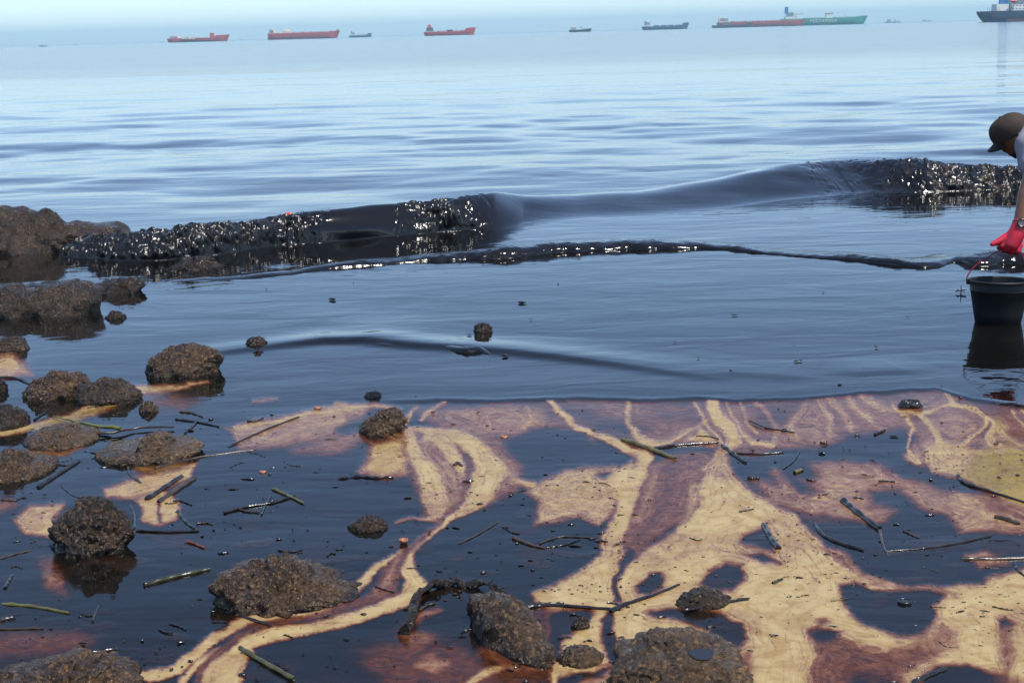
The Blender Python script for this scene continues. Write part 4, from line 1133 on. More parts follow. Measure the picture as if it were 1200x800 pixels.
M['wire'] = simple_mat('red_handle', (0.20, 0.012, 0.03), 0.35, 0.2, 30, 0.5)
M['bucket'] = simple_mat('black_bucket_plastic', (0.009, 0.0105, 0.011), 0.5, 0.35, 9, 0.3, 0.25, 30, 0.004)

bf = G(1173, 382)
bs = scale_at(bf)
rb, rt = 26.0 / bs, 35.0 / bs
BO = Vector((bf.x, bf.y + rb, 0)) + Vector((4.5 / bs, 0, 0))
bh = 53.0 / bs - 0.012
bucket = empty('bucket', (BO.x, BO.y, -0.015))
bucket.rotation_euler = (math.radians(-2.5), math.radians(1.0), 0)
tag(bucket, 'black plastic bucket with red wire handle standing in the shallows', 'bucket')
bh += 0.015
wt = 0.004


def br(z): return rb + (rt - rb) * z / bh


lathe('wall', [(0.001, 0.002), (rb - .004, 0.002), (rb, 0.006), (br(.3 * bh), .3 * bh), (br(.75 * bh), .75 * bh), (br(.77 * bh) + .003, .77 * bh), (br(.79 * bh) + .003, .79 * bh), (br(.8 * bh), .8 * bh), (rt, bh - .004)], M['bucket'], bucket, 56)
lathe('inner_wall', [(rt - wt, bh - .004), (br(.5 * bh) - wt, .5 * bh), (rb - wt, .02), (0.001, .02)], M['bucket'], bucket, 56)
lathe('rim', [(rt - wt - .001, bh - .006), (rt - wt, bh + .001), (rt + .002, bh + .003), (rt + .009, bh + .001), (rt + .010, bh - .007), (rt + .007, bh - .009), (rt + .001, bh - .007)], M['bucket'], bucket, 56)
lathe('oil_fill', [(0.001, .62 * bh), (br(.62 * bh) - wt - .001, .62 * bh)], M['crude'], bucket, 40)
for s in (-1, 1):
    box('lug', s * (rt + .009) - .008, s * (rt + .009) + .008, -.010, .010, bh - .020, bh + .006, M['bucket'], bucket, 0, .003)

# the hand's place, then the wire from lug to lug through it
YB = BO.y
HC = W(1183, 292, YB - 0.005)
hl = HC - Vector((BO.x, BO.y, -0.015))
hp = [(-(rt + .013), 0, bh - .006), (-(rt + .013), 0, bh + .02), (-(rt - .03), 0, bh + .075), (hl.x - .045, 0, hl.z - .006), (hl.x + .0, 0, hl.z), (hl.x + .05, 0, hl.z - .008), (rt - .02, 0, bh + .07), (rt + .013, 0, bh + .02), (rt + .013, 0, bh - .006)]
hp = resample(hp, 60)
V_, F_ = tube_geom([Vector(p) for p in hp], [.0034] * 60, 8, up=(0, 1, 0))
mesh_np('handle', V_, F_, M['wire'], bucket)


# ------------------------------------------------------------------ the person
def skin_mesh(nodes, edges, root=0, sub=2):
    """nodes: (x, y, z, r); each bone becomes a closed tapered capsule (the pieces are wrapped into one surface later)"""
    V = []; F = []; o = 0
    rad = [n[3] if not isinstance(n[3], tuple) else sum(n[3]) / 2 for n in nodes]
    sides, cap = 18, 5
    for a, b in edges:
        A, B = Vector(nodes[a][:3]), Vector(nodes[b][:3])
        t = (B - A).normalized()
        u = t.orthogonal().normalized(); w = t.cross(u)
        rings = []
        for k in range(1, cap + 1):
            e = math.pi / 2 * (1 - k / cap)
            rings.append((A - t * rad[a] * math.sin(e), rad[a] * math.cos(e)))
        for k in range(1, 6):
            f = k / 6
            rings.append((A.lerp(B, f), rad[a] * (1 - f) + rad[b] * f))
        for k in range(0, cap):
            e = math.pi / 2 * k / cap
            rings.append((B + t * rad[b] * math.sin(e), rad[b] * math.cos(e)))
        for c, r in rings:
            for q in range(sides):
                an = 2 * math.pi * q / sides
                V.append(tuple(c + u * math.cos(an) * r + w * math.sin(an) * r))
        V.append(tuple(A - t * rad[a])); V.append(tuple(B + t * rad[b]))
        m = len(rings)
        for k in range(m - 1):
            for q in range(sides):
                q2 = (q + 1) % sides
                F.append((o + k * sides + q, o + k * sides + q2, o + (k + 1) * sides + q2, o + (k + 1) * sides + q))
        for q in range(sides):
            q2 = (q + 1) % sides
            F.append((o + m * sides, o + q2, o + q))
            F.append((o + m * sides + 1, o + (m - 1) * sides + q, o + (m - 1) * sides + q2))
        o += m * sides + 2
    return np.array(V), F


def remeshed(name, pieces, voxel, mat, parent, smooth_it=2):
    """join the pieces and wrap them in one continuous surface"""
    V = []; F = []; o = 0
    for v, f in pieces:
        V += [tuple(x) for x in v]; F += [tuple(int(i) + o for i in q) for q in f]; o += len(v)
    me = bpy.data.meshes.new(name); me.from_pydata(V, [], F)
    ob = bpy.data.objects.new(name, me); COL.objects.link(ob)
    r = ob.modifiers.new('r', 'REMESH'); r.mode = 'VOXEL'; r.voxel_size = voxel
    s = ob.modifiers.new('s', 'SMOOTH'); s.factor = 0.5; s.iterations = smooth_it
    dg = bpy.context.evaluated_depsgraph_get()
    nm = bpy.data.meshes.new_from_object(ob.evaluated_get(dg))
    bm = bmesh.new(); bm.from_mesh(nm); bm.verts.ensure_lookup_table()      # keep the outer skin only
    seen = set(); best = []
    for v0 in bm.verts:
        if v0.index in seen: continue
        st = [v0]; seen.add(v0.index); comp = []
        while st:
            v = st.pop(); comp.append(v)
            for e in v.link_edges:
                w = e.other_vert(v)
                if w.index not in seen: seen.add(w.index); st.append(w)
        if len(comp) > len(best): best = comp
    kp = {v.index for v in best}
    bmesh.ops.delete(bm, geom=[v for v in bm.verts if v.index not in kp], context='VERTS')
    bm.to_mesh(nm); bm.free()
    bpy.data.objects.remove(ob); bpy.data.meshes.remove(me)
    nm.name = name
    nm.materials.clear(); nm.materials.append(M[mat])
    nm.polygons.foreach_set('use_smooth', np.ones(len(nm.polygons), bool))
    o2 = bpy.data.objects.new(name, nm)
    return link(o2, parent)


PB = Vector((W(1325, 380, YB + .27).x, YB + .27, 0.0))
person = empty('person', PB)
tag(person, 'person in brown cap and grey shirt stooping with a red-gloved hand on the bucket', 'person')


def L(px, py, dy):
    return tuple(W(px, py, YB + dy) - PB)


def LZ(px, z, dy):
    p = W(px, 250, YB + dy)
    return (p.x - PB.x, p.y - PB.y, z)


wrist = L(1195, 265, -0.01)
elbow = L(1209, 206, 0.03)
shN = L(1209, 171, 0.10)
shF = L(1217, 150, 0.44)
neckb = L(1214, 160, 0.27)
chest = L(1238, 147, 0.27)
belly = L(1285, 133, 0.27)
pelvis = L(1330, 130, 0.27)
headc = L(1191, 160, 0.26)
hipN = L(1332, 142, 0.17); hipF = L(1332, 138, 0.37)
kneeN = LZ(1312, .50, 0.14); kneeF = LZ(1345, .50, 0.40)
ankN = LZ(1335, .07, 0.13); ankF = LZ(1368, .07, 0.41)
toeN = LZ(1300, .02, 0.10); toeF = LZ(1335, .02, 0.40)
elbF = L(1240, 208, 0.50); wriF = L(1232, 255, 0.42)


def mid(a, b, t=.5): return tuple(a[k] * (1 - t) + b[k] * t for k in range(3))


nodes = [(*pelvis, .140), (*belly, .130), (*chest, .140), (*neckb, .065),           # 0-3
         (*mid(neckb, headc, .55), .055),                                               # 4
         (*shN, .062), (*mid(shN, elbow, .5), .050), (*elbow, .040), (*mid(elbow, wrist, .4), .044), (*wrist, .033),   # 5-9
         (*shF, .062), (*mid(shF, elbF, .5), .048), (*elbF, .040), (*mid(elbF, wriF, .4), .038), (*wriF, .026),        # 10-14
         (*hipN, .095), (*mid(hipN, kneeN), .075), (*kneeN, .056), (*mid(kneeN, ankN, .35), .054), (*ankN, .036), (*toeN, .032),   # 15-20
         (*hipF, .095), (*mid(hipF, kneeF), .075), (*kneeF, .056), (*mid(kneeF, ankF, .35), .054), (*ankF, .036), (*toeF, .032)]   # 21-26
edges = [(0, 1), (1, 2), (2, 3), (3, 4), (2, 5), (5, 6), (6, 7), (7, 8), (8, 9), (2, 10), (10, 11), (11, 12), (12, 13), (13, 14),
         (0, 15), (15, 16), (16, 17), (17, 18), (18, 19), (19, 20), (0, 21), (21, 22), (22, 23), (23, 24), (24, 25), (25, 26)]
bodyV, bodyF = skin_mesh(nodes, edges)

# head: local x = face, y = left side, z = crown
fd = Vector((-.66, .46, -.60)).normalized()
ud = Vector((-.54, .05, .84)); ud = (ud - fd * ud.dot(fd)).normalized()
ld = ud.cross(fd)
HM = Matrix(((fd.x, ld.x, ud.x), (fd.y, ld.y, ud.y), (fd.z, ld.z, ud.z)))
HMn = np.array(HM)


def hx(v):                                  # head frame -> person frame
    return (np.asarray(v) * .92) @ HMn.T + np.array(headc)


n_, f_ = ico(4)
hv = n_ * [.098, .076, .112]
low = sstep(0.1, -1.0, n_[:, 2])
hv[:, 1] *= 1 - 0.30 * low
hv[:, 0] += 0.012 * low - 0.02 * sstep(0, -1, n_[:, 2]) * sstep(0.2, -1, n_[:, 0])
face = sstep(0.55, 1.0, n_[:, 0])
hv[:, 0] += face * (-0.006 + 0.010 * np.exp(-((n_[:, 2] - 0.28) / .12) ** 2) - 0.010 * np.exp(-((n_[:, 2] - 0.08) / .10) ** 2) * (np.abs(n_[:, 1]) > .1))
nose = np.exp(-(n_[:, 1] / .13) ** 2 - ((n_[:, 2] + .16) / .20) ** 2) * sstep(0, .5, n_[:, 0])
hv[:, 0] += 0.026 * nose
lips = np.exp(-(n_[:, 1] / .28) ** 2 - ((n_[:, 2] + .50) / .07) ** 2) * sstep(0, .5, n_[:, 0])
hv[:, 0] += 0.007 * lips + 0.010 * np.exp(-(n_[:, 1] / .3) ** 2 - ((n_[:, 2] + .82) / .12) ** 2) * sstep(-.2, .4, n_[:, 0])
pieces = [(bodyV, bodyF), (hx(hv), f_)]
for s in (-1, 1):
    e = n_ * [.019, .010, .033]
    e[:, 1] -= s * 0.006 * (1 - (n_[:, 0] ** 2 + n_[:, 2] ** 2)) 
    pieces.append((hx(e + [-.012, s * .078, -.012]), f_))
remeshed('body', pieces, 0.0075, 'skin', person)
for s in (-1, 1):
    mesh_np('eye', hx(ico(2)[0] * [.008, .013, .008] + [.088, s * .032, .004]), ico(2)[1], M['hair'], person)
mesh_np('hair', hx(np.stack([n_[:, 0] * .101 - .004, n_[:, 1] * .080, np.maximum(n_[:, 2], -.45 + .75 * sstep(-.5, .35, n_[:, 0])) * .116], 1)), f_, M['hair'], person)

# cap: crown panels, visor, black back band
a_ = np.linspace(0, 2 * math.pi, 49)[:-1]
el_ = np.linspace(0, math.pi / 2, 14)
rows = []
for e in el_:
    rr_ = math.cos(e) ** 0.75
    x = .112 * rr_ * np.cos(a_) + .004; y = .090 * rr_ * np.sin(a_)
    z = .030 + .105 * math.sin(e) ** 0.9 + 0 * a_ + .012 * np.cos(a_) * math.cos(e)
    k_ = 1 + 0.012 * np.abs(np.sin(a_ * 3)) * math.cos(e)
    rows.append(np.stack([x * k_, y * k_, z], 1))
cv = np.array(rows).reshape(-1, 3)
cap = empty('cap', (0, 0, 0)); cap.parent = person
mesh_np('crown', hx(cv), grid_faces(len(el_), 48, True), M['cap'], cap)
mesh_np('button', hx(ico(2)[0] * [.010, .010, .005] + [.004, 0, .136]), ico(2)[1], M['cap'], cap)
band = []
for zz, kk in ((.022, 1.0), (.030, 1.012), (.052, .985)):
    band.append(np.stack([(.112 * np.cos(a_) + .004) * kk, .090 * np.sin(a_) * kk, zz + .012 * np.cos(a_)], 1))
mesh_np('band', hx(np.array(band).reshape(-1, 3)), grid_faces(3, 48, True), M['cap'], cap)
ab = np.linspace(math.pi - .75, math.pi + .75, 25)
arch = []
for t_ in np.linspace(0, 1, 6):
    hgt = .046 * np.cos((ab - math.pi) / .75 * math.pi / 2) ** .6 * t_
    k_ = 1.022 - .04 * (hgt / .046) ** 2
    arch.append(np.stack([.112 * np.cos(ab) * k_ + .004, .090 * np.sin(ab) * k_, .024 + hgt + .012 * np.cos(ab)], 1))
mesh_np('back_opening', hx(np.array(arch).reshape(-1, 3)), grid_faces(6, 25), M['cap_dark'], cap)
av = np.linspace(-1.05, 1.05, 25)
vis = []
for t_ in np.linspace(0, 1, 8):
    ext = .052 * np.cos(av / 1.05 * math.pi / 2) ** .55 * t_
    vis.append(np.stack([.113 * np.cos(av) + .004 + ext, .090 * np.sin(av) * (1 + .12 * t_), .030 + .010 - .028 * t_ * np.abs(av / 1.05) ** 2 - .012 * t_], 1))
vis = np.array(vis)
vv = np.concatenate([vis.reshape(-1, 3), vis.reshape(-1, 3) - [0, 0, .004]])
gf = grid_faces(8, 25)
visor = mesh_np('visor', hx(vv), np.concatenate([gf, gf[:, ::-1] + 200]), M['cap_dark'], cap)
# yellow strap down the cheek and neck, dark mask over the chin
sp_ = resample([(-.045, .084, .02), (-.050, .078, -.03), (-.035, .070, -.075), (-.01, .058, -.105)], 16)
V_, F_ = tube_geom([Vector(p) for p in hx(sp_)], [.0042] * 16, 6)
mesh_np('strap', V_, F_, M['strap'], person)
msel = n_[(n_[:, 0] > -2)]
mv = hv * 1.035
keep = set(np.where((n_[:, 2] < -.42) & (n_[:, 0] > .1))[0].tolist())
mf = np.array([q for q in f_ if all(int(i) in keep for i in q)])
mesh_np('face_mask', hx(mv), mf, M['mask'], person)

# shirt: torso and short sleeves, wrapped a little proud of the body
sn = [(*belly, .140), (*mid(belly, chest, .5), .148), (*chest, .150), (*mid(chest, neckb, .75), .098), (*shN, .082), (*mid(shN, elbow, .42), .068), (*mid(shN, elbow, .60), .066), (*shF, .082), (*mid(shF, elbF, .42), .066), (*mid(shF, elbF, .60), .066), (*mid(pelvis, belly, .5), .146), (*mid(pelvis, belly, .15), .148)]
se = [(0, 1), (1, 2), (2, 3), (2, 4), (4, 5), (5, 6), (2, 7), (7, 8), (8, 9), (0, 10), (10, 11)]
sv_, sf_ = skin_mesh(sn, se)
o_ = remeshed('shirt', [(sv_, sf_)], 0.010, 'shirt', person, 4)
pn = [(*pelvis, .146), (*hipN, .108), (*mid(hipN, kneeN), .088), (*kneeN, .070), (*mid(kneeN, ankN, .3), .068), (*hipF, .108), (*mid(hipF, kneeF), .088), (*kneeF, .070), (*mid(kneeF, ankF, .3), .068)]
pe = [(0, 1), (1, 2), (2, 3), (3, 4), (0, 5), (5, 6), (6, 7), (7, 8)]
pv_, pf_ = skin_mesh(pn, pe)
remeshed('trousers', [(pv_, pf_)], 0.011, 'trousers', person, 3)


# gloves: palm, four curled fingers of different length, thumb off the side
def glove(wr, kn, side, grip, thumbdir):
    """wr wrist, kn knuckle centre, side: across the knuckles, grip: direction the fingers curl to"""
    wr, kn, side, grip, thumbdir = [Vector(v) for v in (wr, kn, side, grip, thumbdir)]
    ax = (kn - wr).normalized()
    side = (side - ax * side.dot(ax)).normalized()
    grip = (grip - ax * grip.dot(ax)).normalized()
    pcs = []; K = 1.28
    back = wr - ax * .006
    pm = wr * .45 + kn * .55
    nd = [(*back, .042), (*wr, .040), (*pm, (.048, .036)), (*(kn - ax * .004), (.046, .032))]
    pcs.append(skin_mesh(nd, [(0, 1), (1, 2), (2, 3)], 1))
    for k, (o, ln) in enumerate(((-.031, .9), (-.0105, 1.0), (.0105, .95), (.030, .78))):
        b = kn + side * o * K - ax * .014
        p1 = b + ax * .030 * ln * K - grip * .004
        p2 = p1 + ax * .010 + grip * .028 * ln * K
        p3 = p2 - ax * .020 * ln * K + grip * .008
        p4 = p3 - ax * .016 * ln * K - grip * .006
        pcs.append(skin_mesh([(*b, .0155), (*p1, .0150), (*p2, .0142), (*p3, .0132), (*p4, .0115)], [(0, 1), (1, 2), (2, 3), (3, 4)], 0))
    tb = pm - side * .022 + grip * .006
    t1 = tb + thumbdir * .038 + ax * .012
    t2 = t1 + thumbdir * .028 + ax * .008
    t3 = t2 + thumbdir * .020 + ax * .002
    pcs.append(skin_mesh([(*tb, .022), (*t1, .018), (*t2, .0155), (*t3, .012)], [(0, 1), (1, 2), (2, 3)], 0))
    return pcs


hk = tuple(HC - PB)
remeshed('glove', glove(wrist, Vector(hk) + Vector((.004, -.012, .022)), (1, -.15, .1), (0, .9, -.2), (-.95, -.15, -.25)), 0.0042, 'glove', person, 2)
kf = Vector(wriF) + Vector((-.01, -.02, -.09))
remeshed('glove', glove(wriF, kf, (.6, .6, 0), (-.7, .5, 0), (-.6, -.5, -.4)), 0.005, 'glove', person, 2)

# wrist watch
wa = (Vector(elbow) - Vector(wrist)).normalized()
wc = Vector(wrist) + wa * .012
ring_p = []
sx = wa.cross(Vector((0, 1, 0))).normalized(); sy = wa.cross(sx)
watch = empty('watch', (0, 0, 0)); watch.parent = person
V_ = []
for w_ in (-.011, -.009, .009, .011):
    rr_ = .0395 if abs(w_) < .01 else .0375
    for a in np.linspace(0, 2 * math.pi, 33)[:-1]:
        V_.append(tuple(wc + wa * w_ + sx * math.cos(a) * rr_ + sy * math.sin(a) * rr_))
mesh_np('watch_strap', V_, grid_faces(4, 32, True), M['black_plastic'], watch)
fdv = (Vector((-.15, -1, .25)) - wa * Vector((-.15, -1, .25)).dot(wa)).normalized()
q = fdv.to_track_quat('Z', 'Y').to_matrix()
for nm, pr, mt in (('watch_case', [(.0005, -.004), (.021, -.004), (.0225, .004), (.021, .0095), (.017, .0105)], 'black_plastic'), ('watch_face', [(.0005, .0102), (.0168, .0100), (.0172, .0106)], 'steel')):
    pr = np.array(pr); aa_ = np.arange(28) / 28 * 2 * math.pi
    V_ = np.stack([pr[:, None, 0] * np.cos(aa_), pr[:, None, 0] * np.sin(aa_), pr[:, None, 1] + 0 * aa_], -1).reshape(-1, 3)
    V_ = V_ @ np.array(q).T + np.array(wc + fdv * .037)
    mesh_np(nm, V_, grid_faces(len(pr), 28, True), M[mt], watch)

# ------------------------------------------------------------------ ships at anchor
def paint(name, col, rough=0.5):
    if name not in M:
        M[name] = simple_mat(name, col, rough, 0.12, 0.08, 0.4)
    return M[name]


paint('hull_red', (0.52, 0.050, 0.04)); paint('hull_red_dull', (0.48, 0.065, 0.055)); paint('hull_navy', (0.022, 0.045, 0.085))
paint('hull_blue_grey', (0.075, 0.13, 0.20)); paint('hull_green', (0.03, 0.30, 0.19)); paint('hull_dark', (0.035, 0.05, 0.065))
paint('ship_white', (0.78, 0.77, 0.72)); paint('ship_cream', (0.70, 0.64, 0.45)); paint('ship_grey', (0.25, 0.27, 0.28)); paint('funnel_blue', (0.025, 0.13, 0.36))
paint('boot_red', (0.46, 0.16, 0.14)); paint('deck_red', (0.30, 0.08, 0.06)); paint('lifeboat_red', (0.62, 0.05, 0.03)); paint('dark_glass', (0.02, 0.025, 0.03), 0.15); paint('orange_paint', (0.65, 0.22, 0.04))


def loft_hull(name, Ls, B, D, draft, bow_rise, mat, parent, z0=None, z1=None, stern_rake=0.03, out=0.0, fc=0.12):
    """a hull shell along x (stern at -L/2, bow at +L/2); z0..z1 picks a band of it"""
    n = 41
    xs = np.linspace(0, 1, n)
    rows = []
    zs = np.linspace(0, 1, 9)
    for x in xs:
        hb = B / 2 * (1 - sstep(0.80, 1.0, np.array(x)) ** 1.6 * 0.985) * (0.80 + 0.20 * sstep(0, 0.08, np.array(x)))
        sheer = bow_rise * float(sstep(1 - fc - 0.02, 1 - fc + 0.01, np.array(x))) + 0.3 * bow_rise * float(sstep(0.7, 1, np.array(x)))
        top = D + sheer
        ring = []
        for z in zs:
            zz = -draft + (top + draft) * z if z0 is None else z0 + ((top if z1 is None else z1) - z0) * z
            rel = (zz + draft) / (top + draft)
            rake = Ls * (0.055 * (1 - rel) * float(sstep(0.9, 1, np.array(x))) - stern_rake * (1 - rel) ** 1.5 * float(sstep(0.10, 0, np.array(x))))
            wd = (hb + out) * (1 - 0.25 * (1 - rel) ** 3 - 0.35 * (1 - rel) * float(sstep(0.82, 1, np.array(x))))
            ring.append((-Ls / 2 + x * Ls - rake, wd, zz))
        rows.append([(a, -b, c) for a, b, c in ring] + [(a, b, c) for a, b, c in ring[::-1]])
    V = np.array(rows).reshape(-1, 3)
    F = grid_faces(n, 18, z0 is None)
    Fs = [F]
    if z0 is None:
        # decks at both ends
        Fs += [np.array([[k for k in range(18)]]), np.array([[(n - 1) * 18 + k for k in range(18)][::-1]])]
    return mesh_np(name, V, Fs, M[mat], parent, smooth=False)


def house(parent, x, w, B, z, tiers, tier_h, mat='ship_white', shrink=0.82):
    """a deckhouse: stacked tiers with a row of windows on each, bridge wings on top"""
    for k in range(tiers):
        ww = w * shrink ** k; bb = B * (0.92 - 0.04 * k)
        t = box('deckhouse_tier', x - ww / 2, x + ww / 2, -bb / 2, bb / 2, z + k * tier_h, z + (k + 1) * tier_h - 0.02, M[mat], parent)
        if ww > 6:
            nw = max(2, int(ww // 4))
            for j in range(nw):
                cx = x - ww / 2 + (j + .5) * ww / nw
                box('window', cx - .7, cx + .7, -bb / 2 - .06, -bb / 2 + .1, z + k * tier_h + tier_h * .45, z + k * tier_h + tier_h * .75, M['dark_glass'], t)
    zt = z + tiers * tier_h
    ww = w * shrink ** tiers
    b = box('bridge', x - ww * .55, x + ww * .55, -B * .52, B * .52, zt, zt + tier_h * .85, M[mat], parent)
    box('bridge_window_band', x - ww * .5, x + ww * .5, -B * .52 - .06, -B * .52 + .1, zt + tier_h * .4, zt + tier_h * .7, M['dark_glass'], b)
    return zt + tier_h * .85


def mast(parent, x, z, h, mat='ship_white', arm=0.0, r=0.45, name='mast'):
    V, F = tube_geom([Vector((x, 0, z)), Vector((x, 0, z + h * .6)), Vector((x, 0, z + h))], [r, r * .8, r * .5], 8)
    m = mesh_np(name, V, F, M[mat], parent)
    if arm:
        V, F = tube_geom([Vector((x - arm, 0, z + h * .75)), Vector((x + arm, 0, z + h * .75))], [r * .6, r * .6], 6)
        mesh_np('yard', V, F, M[mat], m)


def derrick(parent, x, z, h, ln, mat='ship_cream'):
    V, F = tube_geom([Vector((x, 0, z)), Vector((x, 0, z + h))], [.8, .7], 8)
    m = mesh_np('crane_post', V, F, M[mat], parent)
    V, F = tube_geom([Vector((x, 0, z + h * .75)), Vector((x + ln, 0, z + h * .95))], [.5, .35], 6)
    mesh_np('crane_jib', V, F, M[mat], m)


def deck_gear(parent, L_, x0, x1, z, B, rs, n=9):
    for k in range(n):
        x = x0 + (x1 - x0) * (k + rs.rand() * .5) / n
        box('deck_fitting', x - rs.uniform(.8, 2), x + rs.uniform(.8, 2), -B * .3, B * .25, z, z + rs.uniform(.8, 2.4), M['ship_cream' if k % 3 else 'deck_red'], parent)
    V, F = tube_geom([Vector((x0, -B * .1, z + 1.6)), Vector(((x0 + x1) / 2, -B * .1, z + 1.6)), Vector((x1, -B * .1, z + 1.6))], [.6, .6, .6], 8)
    mesh_np('pipe_line', V, F, M['ship_grey'], parent)


SHIP = 0.45          # coasters rather than ocean giants, anchored some two kilometres out


def ship(name, pxc, length_px, L_, label, cat='ship', flip=False, group=None):
    d = FPX * L_ / length_px
    r = ray(pxc, 30); r = Vector((r.x, r.y, 0)).normalized()
    e = empty(name, tuple(r * d * SHIP), (math.pi if flip else 0.0))
    e.scale = (SHIP,) * 3
    return tag(e, label, cat, group)


rsh = np.random.RandomState(3)
GR = 'ships anchored along the horizon'
# red barge-like tanker with grey skirt
s = ship('cargo_ship', 232, 70, 150, 'red ship with pale cargo amidships and a red block forward', group=GR)
loft_hull('hull', 150, 24, 9.5, 3, 4.5, 'hull_red_dull', s, fc=.22)
loft_hull('lower_hull_band', 100, 24.5, 9.5, 3, 0, 'hull_dark', s, -.5, 3.2, out=.15)
house(s, -58, 20, 18, 9.6, 1, 3.0, 'ship_white'); mast(s, -56, 14, 8, 'ship_cream', 2)
derrick(s, -46, 9.5, 9, 12, 'ship_cream')
for k in range(4): box('cargo_stack', -38 + k * 8, -32 + k * 8, -13.2, 5, 7.2 - k * .3, 11.6 + (k % 2), M['ship_cream' if k % 2 else 'ship_white'], s)
box('forward_block', 28, 37, -8, 8, 9.5, 20, M['hull_red_dull'], s, .4); mast(s, 31, 20, 5, 'ship_grey'); mast(s, 56, 16, 4, 'ship_grey')
# long red tanker, yellow-cream gear aft
s = ship('tanker', 356, 82, 185, 'long plain red tanker with cream cranes and deckhouse aft', 'tanker', group=GR)
loft_hull('hull', 185, 30, 16, 3, 2.0, 'hull_red', s, stern_rake=.0)
zt = house(s, -82, 14, 24, 16, 2, 3.2, 'ship_cream'); mast(s, -80, zt, 9, 'ship_white', 3)
derrick(s, -60, 16, 12, 6); box('deckhouse_low', -56, -36, -9, 9, 16, 21, M['ship_cream'], s); box('funnel', -46, -41, -3, 3, 21, 27, M['ship_cream'], s, .6); mast(s, -40, 21, 9, 'ship_white')
deck_gear(s, 185, -30, 82, 16, 30, rsh, 14); box('bow_winch', 83, 89, -3, 3, 18.6, 22.5, M['ship_grey'], s, .5)
# small dark-blue coaster
s = ship('coaster', 422, 26, 62, 'small slate-blue coaster between two red ships', 'coaster', group=GR)
loft_hull('hull', 62, 11, 5.5, 2, 4.2, 'hull_blue_grey', s, fc=.18)
zt = house(s, -20, 13, 9, 5.5, 2, 3.0, 'ship_white'); box('funnel', -26, -22, -1.5, 1.5, 11, 17, M['boot_red'], s, .4); mast(s, -14, zt, 5, 'ship_white', 1.5, .3); mast(s, 8, 5.5, 7, 'ship_grey', 0, .3)
deck_gear(s, 62, -8, 18, 5.5, 11, rsh, 4)
# red chemical carrier with raised bow
s = ship('tanker', 527, 60, 115, 'red tanker with red-topped deckhouse aft and high raised bow', 'tanker', group=GR)
loft_hull('hull', 115, 19, 8.5, 2.5, 5.5, 'hull_red', s, fc=.2)
zt = house(s, -44, 18, 16, 9, 2, 3.2, 'ship_grey'); box('funnel', -49, -41, -3, 3, zt, zt + 6, M['lifeboat_red'], s, .8); mast(s, -35, zt, 6, 'ship_white', 2)
deck_gear(s, 115, -28, 32, 8.5, 19, rsh, 7); mast(s, 14, 8.5, 9, 'ship_grey', 0, .4); box('midship_manifold', -6, 6, -5, 5, 8.5, 12, M['hull_dark'], s)
# small dark workboat
s = ship('work_boat', 680, 26, 46, 'small dark work boat with low white cabin aft', 'boat', group=GR)
loft_hull('hull', 46, 9, 4.4, 1.5, 1.6, 'hull_dark', s, fc=.2)
house(s, -14, 12, 7, 4.4, 1, 2.6, 'ship_white'); derrick(s, 2, 4.4, 6.5, -8, 'ship_grey'); box('cargo_cover', 4, 17, -3.5, 3.5, 4.4, 6.4, M['ship_grey'], s, .3)
# blue-grey bulk carrier
s = ship('bulk_carrier', 780, 54, 105, 'blue-grey bulk carrier with white deckhouse aft', 'ship', group=GR)
loft_hull('hull', 105, 17, 7.5, 2.5, 5.0, 'hull_blue_grey', s, fc=.14)
zt = house(s, -40, 14, 14, 8, 2, 3.2); mast(s, -38, zt, 8, 'ship_white', 2.5); box('funnel', -47, -43, -2, 2, 12, 19, M['funnel_blue'], s, .5)
for k in range(4): box('hatch_cover', -26 + k * 16, -14 + k * 16, -6, 6, 7.4, 9.6, M['hull_blue_grey'], s)
# red tanker with a dark tug under its stern
s = ship('tanker', 892, 100, 226, 'red tanker with white deckhouse aft overlapping the green tanker', 'tanker', group=GR)
dT = s.location.length
loft_hull('hull', 226, 34, 13.5, 3, 1.5, 'hull_red_dull', s); loft_hull('boot_band', 222, 34, 13.5, 3, 0, 'boot_red', s, -.5, 5.5, out=.15)
for k in range(26): box('bulwark_stanchion', -96 + k * 8 - .8, -96 + k * 8 + .8, -17.4, -16.6, 12.2, 16.2, M['hull_red'], s)
zt = house(s, -96, 26, 26, 14, 2, 3.6); box('funnel', -110, -103, -4, 4, 14, 27, M['ship_cream'], s, .8); mast(s, -92, zt, 12, 'ship_white', 3, .7)
deck_gear(s, 226, -76, 100, 13.5, 34, rsh, 16)
g = ship('tug', 858, 46, 80, 'low dark tug lying under the stern of the red tanker', 'tug', group=GR)
g.location = g.location.normalized() * (dT - 60); g.scale = ((dT - 60) / (FPX * 80 / 46),) * 3   # just in front of the stern
loft_hull('hull', 80, 14, 5.0, 2, 2.6, 'hull_dark', g, fc=.15); house(g, -12, 14, 8, 5, 1, 3, 'ship_grey'); mast(g, -8, 10, 5, 'ship_grey')
